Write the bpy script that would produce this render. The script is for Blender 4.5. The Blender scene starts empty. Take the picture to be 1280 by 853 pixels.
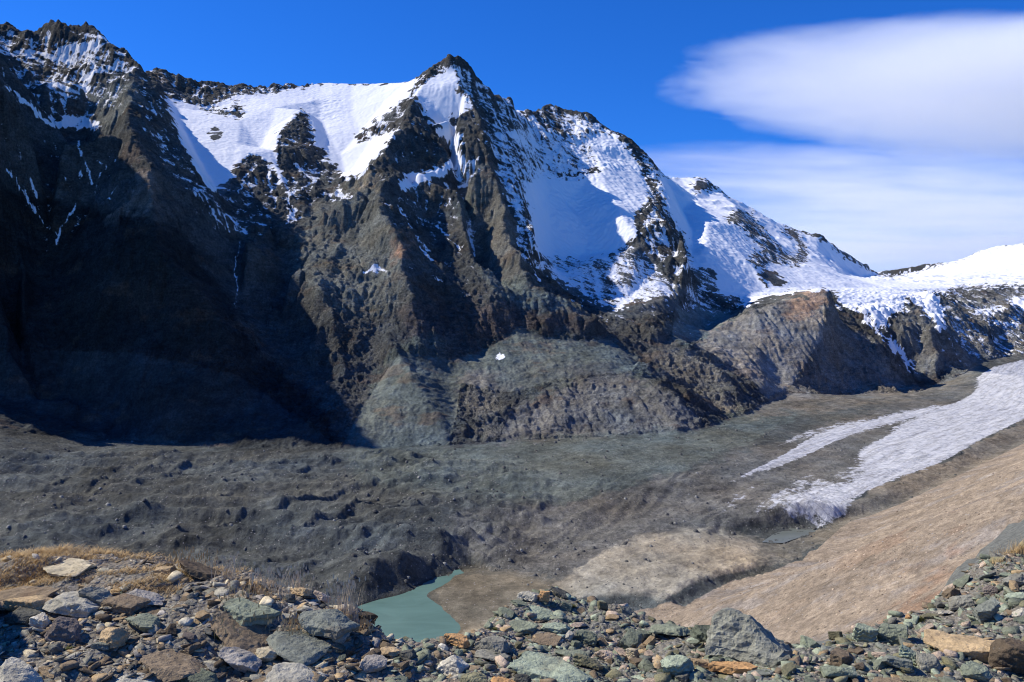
import bpy, bmesh, math, random
import numpy as np
from mathutils import Vector, Matrix
from mathutils.geometry import delaunay_2d_cdt

# ------------------------------------------------------------------ camera
# The camera stands at the origin and looks level along +Y.  Distances in metres.
F = 1280*30/36.0            # focal length in pixels of the 1280 px wide picture
CU, CV = 640.0, 426.5
def P(u, v, Y):             # sight line (u, v) at the distance Y -> a surveyed point of the terrain
    return ((u-CU)/F*Y, Y, (CV-v)/F*Y)
def PZ(u, v, Z):
    Y = -Z*F/(v-CV)
    return ((u-CU)/F*Y, Y, Z)

scene = bpy.context.scene
COL = scene.collection
SUN_AZ, SUN_EL = math.radians(-76.0), math.radians(44.0)   # azimuth from +Y, negative = to the left

# ------------------------------------------------------------------ noise
_rs = np.random.RandomState(7)
_perm = np.arange(256); _rs.shuffle(_perm); _perm = np.concatenate([_perm]*3).astype(np.int32)
_gr = _rs.uniform(0, 2*np.pi, 256); _gx, _gy = np.cos(_gr).astype(np.float32), np.sin(_gr).astype(np.float32)
_g3 = _rs.normal(size=(256,3)); _g3 = (_g3/np.linalg.norm(_g3,axis=1)[:,None]).astype(np.float32)
def perlin(x, y, seed=0):
    x = np.asarray(x, np.float32); y = np.asarray(y, np.float32)
    xi = np.floor(x).astype(np.int32); yi = np.floor(y).astype(np.int32)
    xf = x-xi; yf = y-yi
    u = xf*xf*xf*(xf*(xf*6-15)+10); v = yf*yf*yf*(yf*(yf*6-15)+10)
    xi = (xi+seed*37) & 255; yi = (yi+seed*91) & 255
    def g(ix, iy, fx, fy):
        h = _perm[_perm[ix]+iy]
        return _gx[h]*fx+_gy[h]*fy
    a = g(xi,yi,xf,yf); b = g(xi+1,yi,xf-1,yf); c = g(xi,yi+1,xf,yf-1); d = g(xi+1,yi+1,xf-1,yf-1)
    ab = a+(b-a)*u; cd = c+(d-c)*u
    return (ab+(cd-ab)*v)*1.5
def fbm(x, y, octv=5, gain=.5, lac=2.03, seed=0):
    s = 0; a = 1
    for o in range(octv):
        s = s+a*perlin(x, y, seed+o); a *= gain; x = x*lac+11.3; y = y*lac+7.7
    return s
def ridged(x, y, octv=5, gain=.5, lac=2.07, seed=0):
    s = 0; a = 1; w = 1
    for o in range(octv):
        n = 1-np.abs(perlin(x, y, seed+o))*1.35; n = np.clip(n, 0, 1)**2*w
        s = s+a*n; w = np.clip(n*1.6, 0, 1); a *= gain; x = x*lac+5.1; y = y*lac+9.2
    return s
def sstep(a, b, x):
    t = np.clip((x-a)/(b-a), 0, 1); return t*t*(3-2*t)

# ------------------------------------------------------------------ terrain survey: ridges, gullies, feet of slopes
FEAT = []
def L(*pts): FEAT.append([P(*p) for p in pts])
def LZ(*pts): FEAT.append([PZ(*p) for p in pts])
def W(*pts): FEAT.append([tuple(p) for p in pts])

# left massif: crest, right-hand edge, central spur, gullies; unseen outer ridges raised to shade it
L((-900,210,3100),(-520,0,3300),(-260,-60,3320),(-110,-80,3330),(-30,22,3440),(0,31,3450),(25,40,3445),(52,33,3440),(80,28,3420),(105,31,3405),(123,34,3390),(135,50,3360),(150,62,3330),(175,82,3280),(184,96,3260),(200,125,3190),(218,160,3110),(241,204,3020),(258,235,2960),(275,258,2900),(305,287,2830))
L((160,92,3180),(160,130,2990),(163,165,2810),(184,212,2630),(188,250,2540),(196,295,2450))
L((196,295,2450),(226,335,2400),(252,361,2385),(285,430,2330),(322,505,2260))
L((184,212,2630),(176,240,2580),(160,262,2555),(138,280,2550))
L((100,105,3180),(104,160,3110),(98,190,3040),(104,245,2930),(62,310,2740),(52,370,2610),(75,440,2440),(118,505,2300),(140,546,2265))
L((-166,-123,2420),(-110,-98,2960),(-45,5,2780),(0,105,2620),(30,135,2680),(75,172,2760),(98,190,2960))  # upper end: summit outside the frame, added to shade the wall
L((0,105,2620),(-10,220,2490),(0,330,2430),(10,430,2330),(5,500,2290))
L((0,60,3340),(60,110,3280),(110,130,3190))
L((-166,-123,2420),(-210,100,2340),(-240,300,2280),(-260,480,2220))
L((-260,-60,3320),(-250,-60,2900),(-166,-123,2420))  # crest out of view, part of the added shading summit
L((-60,120,3020),(0,118,3030),(40,160,3000),(104,160,3110))
L((40,260,2650),(25,300,2580),(32,400,2420),(45,500,2320))
L((140,330,2500),(120,400,2420),(160,430,2370),(220,450,2310),(230,490,2230))
L((160,430,2370),(175,480,2260))
# gully between the left massif and the middle
L((300,288,2990),(296,340,2860),(300,390,2720),(340,450,2480),(380,505,2290),(425,561,2050))
L((275,246,3230),(300,288,2990))
# skyline behind the snowfield
L((130,110,4450),(190,92,4350),(198,88,4350),(215,105,4330),(232,122,4300),(245,118,4310),(265,115,4340),(290,106,4400),(320,109,4420),(345,113,4450),(355,113,4480),(380,107,4550),(405,103,4600),(440,105,4550),(480,104,4450),(510,102,4320),(527,98,4230),(545,82,4200),(560,73,4190),(566,69,4185),(570,72,4187),(578,69,4190),(585,78,4195),(592,92,4200),(600,103,4215),(606,106,4220),(613,117,4240),(630,119,4260),(640,114,4280),(643,130,4300),(650,142,4380),(658,147,4550),(665,141,4750),(680,131,4950),(687,130,5000),(700,135,5000),(715,137,4990),(735,143,4960),(748,150,4930),(757,160,4900),(770,163,4870),(785,180,4820),(800,190,4780),(813,198,4770),(822,212,5700),(830,222,6100),(850,222,6250),(870,221,6300),(885,224,6350),(900,240,6300),(920,248,6300),(945,262,6300),(960,272,6300),(975,283,6300),(1000,289,6350),(1025,292,6400),(1040,305,6500),(1055,312,6600),(1070,322,6750),(1085,332,6900),(1100,344,7300),(1118,346,8500),(1140,344,9200),(1150,338,9200),(1170,330,9300),(1190,328,9400),(1205,323,9450),(1225,313,9500),(1240,307,9550),(1280,304,9600),(1400,296,9700),(1600,330,9800))
L((265,140,4150),(285,128,4250),(320,120,4330),(350,116,4420))
# snowfield
L((215,112,4250),(222,135,4050),(232,165,3750),(252,205,3480),(275,246,3230))
L((300,150,4000),(296,180,3700),(290,215,3450))
L((345,135,4150),(335,165,3930),(325,185,3800))
L((400,125,4380),(440,140,4250),(450,165,4050),(425,195,3880),(432,222,3740))
L((376,137,4060),(364,150,3950),(348,172,3800),(346,190,3690))
L((376,137,4060),(386,160,3930),(390,182,3840))
L((400,150,4200),(410,170,4020),(405,195,3830))
L((372,198,3680),(384,210,3680),(412,212,3720))
L((432,222,3740),(448,215,3560),(462,200,3620))
L((480,128,4230),(470,150,4060),(455,170,3960),(470,168,3900))
# dark ribs below the snowfield
L((302,192,3610),(312,200,3550),(318,225,3430),(312,260,3280),(300,288,2990))
L((345,207,3600),(352,225,3480),(360,245,3360),(362,275,3200),(340,285,3080),(296,340,2830))
L((330,230,3440),(336,250,3330))
# Middle buttress (sunlit), below the pyramid
L((410,240,3480),(395,268,3290),(404,275,3230),(380,292,3130),(374,300,3020),(392,325,2900))
L((404,275,3230),(440,268,3300),(458,245,3170))
L((362,338,2810),(385,335,2800),(400,332,2820),(430,345,2830),(460,375,2760),(480,395,2680))
L((392,325,2900),(430,330,2920),(440,312,3040),(468,318,2960),(488,318,2880))
L((360,350,2900),(350,420,2690),(385,470,2500))
L((385,335,2800),(398,365,2700),(410,400,2620),(425,440,2530),(425,475,2450))
L((465,405,2690),(455,420,2660),(460,450,2570),(475,500,2340))
L((460,375,2760),(472,388,2700),(492,383,2700))
# Pyramid and its ridge
L((527,98,4230),(521,110,4060),(515,132,3900),(508,150,3780),(485,180,3580),(478,195,3490),(462,212,3390),(450,235,3220),(472,240,3140),(475,260,3040),(495,290,2900),(505,305,2850),(506,320,2800),(500,338,2760),(508,352,2720),(515,365,2705),(492,383,2700))
L((515,132,3900),(535,155,3850),(550,175,3790),(565,193,3730),(558,202,3660),(520,212,3500),(500,215,3420))
L((472,240,3140),(500,215,3400))
# Couloir
L((560,92,4140),(545,112,4040),(548,140,3990),(560,165,3950),(566,185,3950),(568,205,3930),(560,235,3860),(566,265,3760),(580,290,3620),(590,325,3420),(602,350,3240),(615,370,3060))
L((515,240,3520),(530,275,3380),(545,310,3200),(558,340,3070),(575,362,2950))
# Right rib of the great peak
L((572,86,4140),(575,100,4080),(578,118,4020),(592,130,3960),(600,145,3890),(608,170,3770),(614,200,3650),(620,225,3550),(630,245,3460),(634,275,3330),(638,300,3230),(645,318,3150),(655,335,3080),(660,352,3040),(668,360,3020))
L((563,147,3890),(568,158,3840),(575,180,3720),(578,205,3650),(584,218,3560),(576,252,3420),(580,280,3270),(590,305,3150),(600,330,3050))
L((592,130,3960),(575,138,3930),(563,147,3890))
L((592,92,4200),(600,130,4080),(612,170,3920),(622,210,3740),(634,250,3560),(645,290,3390),(655,318,3250),(668,345,3120))
L((606,106,4220),(618,150,4060),(632,195,3850),(650,240,3650),(660,275,3480),(668,300,3350))
L((630,119,4260),(640,160,4120),(652,190,4000),(660,215,3890))
L((640,114,4280),(645,150,4200),(650,180,4110),(662,190,4150),(680,205,4270))
# Bowl
L((660,147,4480),(672,170,4420),(690,195,4350),(705,215,4300))
L((680,131,4950),(700,160,4750),(710,185,4560),(722,205,4430),(735,218,4360))
L((715,137,4990),(722,165,4790),(735,190,4620),(745,210,4480))
L((735,143,4960),(742,170,4790),(735,190,4620))
L((660,215,3890),(682,222,4180),(705,222,4260),(735,222,4330),(752,212,4430),(765,212,4480))
L((668,300,3480),(672,270,3780),(682,222,4200))
L((720,245,4210),(720,265,4120),(735,290,3990),(750,320,3850))
L((690,300,3830),(670,320,3590),(690,322,3720),(730,322,3840))
L((755,230,4260),(770,255,4060),(780,275,3920),(795,290,3820))
L((770,163,4870),(790,180,4760),(800,205,4680),(805,222,4550),(812,245,4350),(822,262,4150),(835,275,3980),(848,290,3830),(858,310,3740),(860,320,3700),(838,332,3680),(815,335,3700),(795,310,3790))
L((822,262,4150),(800,290,3850),(795,310,3710))
L((813,198,4770),(822,215,4680),(830,232,4560),(838,250,4440),(836,268,4300))
L((800,205,4680),(813,198,4770))
L((700,340,3570),(720,365,3440),(745,380,3340),(765,388,3290),(785,372,3430),(815,345,3640))
L((690,322,3720),(700,340,3570),(680,345,3380),(668,360,3020))
L((765,388,3290),(790,390,3250),(830,372,3400),(845,360,3580))
L((720,365,3440),(740,395,3160),(765,420,2960),(800,442,2890),(808,458,2800))
L((790,390,3250),(800,410,3110),(820,415,3080),(842,395,3330),(850,368,3540))
L((830,372,3400),(832,385,3360),(845,392,3400),(868,380,3700),(875,382,3750))
L((820,415,3080),(835,425,3120),(812,432,3010),(800,442,2890))
# snow valley between the bowl spur and the far snow ridge
L((822,212,5700),(838,236,5300),(852,262,5000),(866,292,4400),(864,325,4060),(848,345,3850),(845,360,3560))
L((885,224,6350),(872,250,5700),(885,280,4480),(882,310,4170),(880,335,4010),(862,352,3880))
L((900,240,6300),(925,265,5500),(920,280,4850),(945,300,4800),(970,318,4750),(985,330,4700))
L((930,262,6100),(950,285,5850),(975,305,5650),(1000,322,5450))
L((975,283,6300),(985,290,6150),(995,305,5900),(1008,325,5500))
L((1000,289,6350),(1020,315,6000),(1040,335,5600),(1055,345,5300))
L((905,310,4270),(935,325,4250),(960,342,4270),(960,352,4180))
L((1100,344,7300),(1080,347,6500),(1060,350,5700))
# Ice plateau and ice fall
L((868,372,3800),(900,368,3900),(930,372,3980),(960,362,4100),(1000,358,4280),(1050,360,4480),(1100,360,4750),(1150,360,4950),(1200,361,5200),(1280,358,5600),(1420,350,5900))
L((1118,348,7600),(1160,347,7200),(1220,345,7000),(1300,342,7000))
L((1050,384,4050),(1080,378,4150),(1110,380,4180),(1140,372,4350),(1160,375,4330),(1190,372,4500))
L((1050,384,4050),(1062,395,3930),(1080,405,3850),(1095,415,3780),(1112,420,3750),(1112,395,4010))
L((1062,395,3960),(1090,422,3930),(1120,447,3890),(1142,466,3850),(1152,482,3790))
L((1132,375,4270),(1140,390,4150),(1155,400,4040),(1165,415,3950),(1175,440,3880),(1203,462,3860))
L((1112,395,4010),(1128,400,3980),(1145,402,4020),(1148,425,3990),(1152,450,3900),(1170,470,3780))
L((1165,385,4280),(1172,400,4130),(1180,416,4010),(1190,430,3980),(1212,450,3990))
L((1190,372,4500),(1180,390,4330),(1210,402,4300),(1225,420,4250),(1250,435,4500))
L((1200,385,4600),(1240,390,4750),(1280,385,5000),(1380,380,5100))
L((1215,412,4300),(1260,415,4600),(1300,412,4800))
# Big rock knoll
L((870,432,3280),(885,415,3410),(905,405,3480),(940,388,3540),(980,377,3600),(1012,366,3645),(1028,359,3657),(1040,355,3664),(1044,380,3650),(1052,398,3720),(1075,415,3800),(1105,436,3850),(1135,465,3850),(1150,487,3800))
L((955,368,4080),(1000,366,4100),(1050,384,4100))
L((930,372,3980),(920,392,3800),(890,405,3700),(868,425,3450))
L((875,382,3700),(850,400,3420),(842,418,3190),(835,425,3120))
L((1040,360,3660),(1034,385,3560),(1022,415,3430),(1010,440,3340),(998,465,3260),(988,487,3180))
L((945,400,3450),(950,432,3330),(968,460,3270),(985,478,3215))
L((950,432,3330),(935,450,3180),(948,470,3060),(955,490,2985))
L((905,405,3480),(915,440,3240),(925,465,3050),(945,485,2950))
L((1044,380,3650),(1050,408,3600),(1054,440,3540),(1056,470,3450),(1060,490,3390)); L((1100,470,3480),(1105,488,3450))
# knoll in front of it
L((808,440,2960),(815,432,3000),(850,432,3060),(878,437,3080),(890,450,3010),(905,470,2890),(920,490,2800),(932,512,2760))
L((808,458,2800),(840,470,2760),(870,495,2620),(905,518,2680))
L((815,432,3000),(808,445,2880))
# big rounded knoll
L((560,470,2540),(585,455,2600),(605,452,2640),(640,452,2640),(680,453,2640),(720,455,2630),(760,462,2600),(790,465,2570),(820,480,2500),(850,500,2430),(875,520,2400),(882,532,2400))
L((600,480,2510),(615,505,2380),(622,540,2240))
L((690,478,2530),(700,510,2360),(692,535,2280))
L((640,452,2640),(655,485,2490),(660,520,2330),(655,548,2210))
L((760,462,2600),(775,500,2430),(770,530,2310))
L((820,480,2500),(835,510,2380),(825,535,2310))
# scree terrace over it and the dark cliff band
L((580,452,2640),(605,442,2720),(635,430,2790),(648,418,2820),(670,422,2830),(700,425,2860),(745,428,2900),(775,435,2880),(808,458,2800))
L((668,360,3020),(690,372,2990),(715,382,2990),(735,395,2980))
L((645,375,2950),(690,378,2960),(715,390,2930),(740,402,2920))
L((650,395,2880),(690,402,2880),(720,412,2890))
L((515,365,2705),(535,371,2790),(550,376,2840),(575,376,2850),(600,378,2860),(622,374,2880),(645,375,2950))
L((530,400,2740),(560,410,2720),(590,420,2720),(620,428,2740),(648,418,2820))
L((495,428,2590),(525,425,2610),(550,420,2650),(555,428,2640))
L((495,428,2590),(502,440,2530),(520,465,2440),(545,500,2300))
L((480,395,2680),(490,425,2560),(512,460,2430),(535,500,2280),(560,540,2160))
L((425,475,2450),(445,476,2455),(465,475,2450),(442,495,2350))
L((425,475,2450),(440,510,2270),(450,530,2160))
L((555,480,2490),(575,520,2300),(600,548,2200))
# foot of the wall
LZ((-500,545,-262),(-200,545,-262),(0,540,-262),(60,545,-262),(140,549,-262),(230,556,-262),(300,562,-262),(425,563,-258),(500,558,-258),(560,557,-258),(622,552,-256),(655,552,-256),(692,548,-255),(770,545,-252),(850,545,-250),(882,534,-248),(905,525,-240),(932,517,-228),(958,503,-212),(985,492,-195),(1020,492,-200),(1060,493,-208),(1110,492,-214),(1150,490,-220),(1175,478,-182),(1205,468,-152),(1225,452,-97),(1260,445,-73),(1300,441,-60),(1420,440,-55))
# debris-covered ice
LZ((0,600,-278),(100,610,-282),(200,612,-284),(300,605,-280),(420,600,-276),(560,595,-274),(700,590,-272),(820,570,-262),(900,560,-262),(1000,530,-248),(1100,505,-220))
LZ((-600,680,-300),(-200,690,-304),(0,690,-306),(120,695,-306),(230,700,-308),(330,705,-312),(400,715,-312))
LZ((0,640,-286),(120,650,-290),(240,645,-288),(360,640,-290))
L((432,720,1110),(455,706,1122),(480,691,1150),(508,682,1178),(535,686,1215),(560,698,1232),(590,706,1262))
LZ((420,690,-302),(455,665,-294),(500,652,-290),(545,652,-290),(580,668,-300),(620,690,-316),(655,705,-324))
LZ((440,760,-329),(456,753,-329),(475,746,-329),(503,737,-329),(540,722,-329),(572,716,-329),(610,716,-328),(655,705,-324))
LZ((400,715,-312),(425,742,-322),(440,760,-329))
LZ((650,640,-294),(750,620,-288),(850,600,-282),(950,570,-270),(1100,530,-248))
LZ((655,705,-324),(720,670,-316),(800,640,-308),(870,620,-300),(960,598,-290),(1060,560,-270),(1200,500,-215),(1280,470,-140))
# fan and its eroded bank
LZ((655,716,-326),(700,716,-322),(760,690,-314),(830,665,-310),(880,664,-312))
LZ((700,745,-326),(760,743,-316),(800,743,-313),(812,737,-312),(832,745,-313),(860,731,-313),(905,715,-314),(950,703,-315),(990,701,-318),(1000,692,-322))
L((700,752,1075),(760,757,1058),(802,758,1053),(822,743,1075),(846,762,1042),(872,746,1094),(916,728,1160),(962,714,1212),(1000,705,1250))
# snout of the bright ice
L((885,660,1432),(900,655,1444),(930,648,1466),(960,638,1490),(985,632,1507),(1010,627,1522),(1040,628,1530),(1060,634,1550))
LZ((895,668,-323),(930,668,-324),(960,664,-325),(985,661,-325),(1020,658,-325),(1042,656,-322),(1057,649,-318))
LZ((960,682,-325.5),(1010,669,-325),(1030,662,-324))
LZ((1075,628,-300),(1090,622,-296),(1130,600,-284),(1190,570,-262),(1240,548,-247),(1290,515,-225),(1420,480,-190))
LZ((1057,649,-318),(1080,645,-317),(1120,630,-308),(1190,595,-286),(1250,565,-268),(1300,540,-250),(1450,500,-215))
# lake basin (open water stands at -330)
LZ((440,760,-329),(450,800,-329),(480,812,-329),(530,812,-329),(560,803,-329),(580,785,-329),(565,770,-329),(548,757,-329),(528,743,-329),(540,736,-329),(566,724,-329),(572,716,-329))
LZ((470,765,-337),(500,765,-337),(520,790,-337),(480,795,-337))
LZ((580,785,-329),(640,760,-329),(700,745,-328))

# The near valley side: a moraine slope under the camera, rising away from the gully
cont = [PZ(760,790,-331),PZ(803,772,-330),PZ(850,769,-331),PZ(915,733,-330),PZ(1000,708,-327),PZ(1055,659,-323),PZ(1120,634,-310),PZ(1190,599,-287),PZ(1250,570,-269),PZ(1300,545,-252),PZ(1450,505,-217)]
for k, d, h in ((0,60,22),(1,170,78),(2,300,150),(3,430,222),(4,560,292),(5,690,352),(6,900,440)):
    row = []
    for c in cont:
        x, y = c[0]+.746*d, c[1]-.666*d
        if y > 60: row.append((x, y, c[2]+h))
    if len(row) > 1: W(*row)
W((-900,700,-300),(-500,800,-329),(-250,850,-329))
W((-800,430,-180),(-300,450,-205),(-100,480,-215),(50,500,-222),(150,600,-250))
W((-800,180,-70),(-200,230,-105),(-60,260,-116),(30,280,-122))
W((-800,-60,-6),(-200,-20,-8),(-60,60,-26),(-10,62,-27),(30,64,-27),(70,66,-25),(120,70,-20),(300,40,20),(900,-60,120))
# behind the crests and round the edge of the survey
W((-6000,4500,500),(-3200,5600,600),(-1500,5600,700),(-600,5700,700),(0,5800,700),(500,5900,700))
W((-9000,-400,0),(9000,-400,600)); W((-9000,11500,0),(9000,11500,400)); W((-9000,5000,200),(-5000,2800,300),(-3500,1800,-200))
W((9000,5000,500),(6000,3000,300),(3600,2200,100))
W((600,6500,600),(1500,7600,550),(2600,9000,560))

def build_tin():
    vs, es = [], []; z = []
    key = {}
    for line in FEAT:
        prev = None
        for (x, y, h) in line:
            k = (round(x,1), round(y,1))
            if k not in key:
                key[k] = len(vs); vs.append(Vector((x,y))); z.append(h)
            i = key[k]
            if prev is not None and prev != i: es.append((prev, i))
            prev = i
    out = delaunay_2d_cdt(vs, es, [], 0, 1e-3, True)
    ov, oe, of, ovi = out[0], out[1], out[2], out[3]
    oei = out[4]
    zz = np.zeros(len(ov)); bad = 0
    for n, v in enumerate(ov):
        if ovi[n]: zz[n] = z[ovi[n][0]]
        else:
            bad += 1; best = None                       # two lines cross: mean of the two lines there
            cand = []
            for (a, b) in es:
                pa, pb = vs[a], vs[b]; d = pb-pa; t = (v-pa).dot(d)/d.length_squared
                if -1e-6 <= t <= 1+1e-6 and (pa+d*t-v).length < .05: cand.append(z[a]+(z[b]-z[a])*t)
            zz[n] = sum(cand)/len(cand) if cand else 0
    if bad: print('TIN crossings', bad)
    return np.array([(v.x, v.y) for v in ov]), zz, [tuple(f) for f in of]
TV, TZ, TF = build_tin()

def tin_on_grid(xs, ys):
    """Height of the survey on a regular grid; xs, ys ascending."""
    H = np.full((len(ys), len(xs)), -400.0, np.float32)
    for f in TF:
        for k in range(1, len(f)-1):
            ia, ib, ic = f[0], f[k], f[k+1]
            (ax, ay), (bx, by), (cx, cy) = TV[ia], TV[ib], TV[ic]
            i0, i1 = np.searchsorted(xs, min(ax,bx,cx)), np.searchsorted(xs, max(ax,bx,cx), 'right')
            j0, j1 = np.searchsorted(ys, min(ay,by,cy)), np.searchsorted(ys, max(ay,by,cy), 'right')
            if i1 <= i0 or j1 <= j0: continue
            X, Y = xs[None,i0:i1], ys[j0:j1,None]
            den = (by-cy)*(ax-cx)+(cx-bx)*(ay-cy)
            if abs(den) < 1e-9: continue
            wa = ((by-cy)*(X-cx)+(cx-bx)*(Y-cy))/den; wb = ((cy-ay)*(X-cx)+(ax-cx)*(Y-cy))/den; wc = 1-wa-wb
            m = (wa >= -1e-6) & (wb >= -1e-6) & (wc >= -1e-6)
            S = H[j0:j1,i0:i1]; S[m] = (wa*TZ[ia]+wb*TZ[ib]+wc*TZ[ic])[m]
    return H
def blur(a, n):
    k = np.array([1,4,6,4,1], np.float32)/16
    for _ in range(n):
        p = np.pad(a, 2, mode='edge')
        a = sum(k[i]*p[2:-2, i:i+a.shape[1]] for i in range(5))
        p = np.pad(a, 2, mode='edge')
        a = sum(k[i]*p[i:i+a.shape[0], 2:-2] for i in range(5))
    return a
class Grid:
    def __init__(s, x0, x1, y0, y1, c):
        s.x0, s.y0, s.c = x0, y0, c
        s.xs = np.arange(x0, x1+c/2, c); s.ys = np.arange(y0, y1+c/2, c)
        s.H = tin_on_grid(s.xs, s.ys)
    def sample(s, X, Y, A=None):
        A = s.H if A is None else A
        fx = np.clip((X-s.x0)/s.c, 0, len(s.xs)-1.001); fy = np.clip((Y-s.y0)/s.c, 0, len(s.ys)-1.001)
        i = fx.astype(np.int32); j = fy.astype(np.int32); fx = (fx-i).astype(np.float32); fy = (fy-j).astype(np.float32)
        a = A[j,i]; b = A[j,i+1]; c = A[j+1,i]; d = A[j+1,i+1]
        return (a*(1-fx)+b*fx)*(1-fy)+(c*(1-fx)+d*fx)*fy
EROSION = True; DU = 1.25; DY = 2.7
# ------------------------------------------------------------------ survey polygons: what covers the ground where
def inside(poly, U, V):
    poly = np.asarray(poly, np.float32)
    m = np.zeros(U.shape, bool)
    x0, y0 = poly.min(0); x1, y1 = poly.max(0)
    sel = np.nonzero((U >= x0) & (U <= x1) & (V >= y0) & (V <= y1))
    if len(sel[0]) == 0: return m
    u, v = U[sel], V[sel]; c = np.zeros(u.shape, bool)
    for k in range(len(poly)):
        (ax, ay), (bx, by) = poly[k], poly[k-1]
        if ay == by: continue
        c ^= ((ay > v) != (by > v)) & (u < (bx-ax)*(v-ay)/(by-ay)+ax)
    m[sel] = c
    return m
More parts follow.
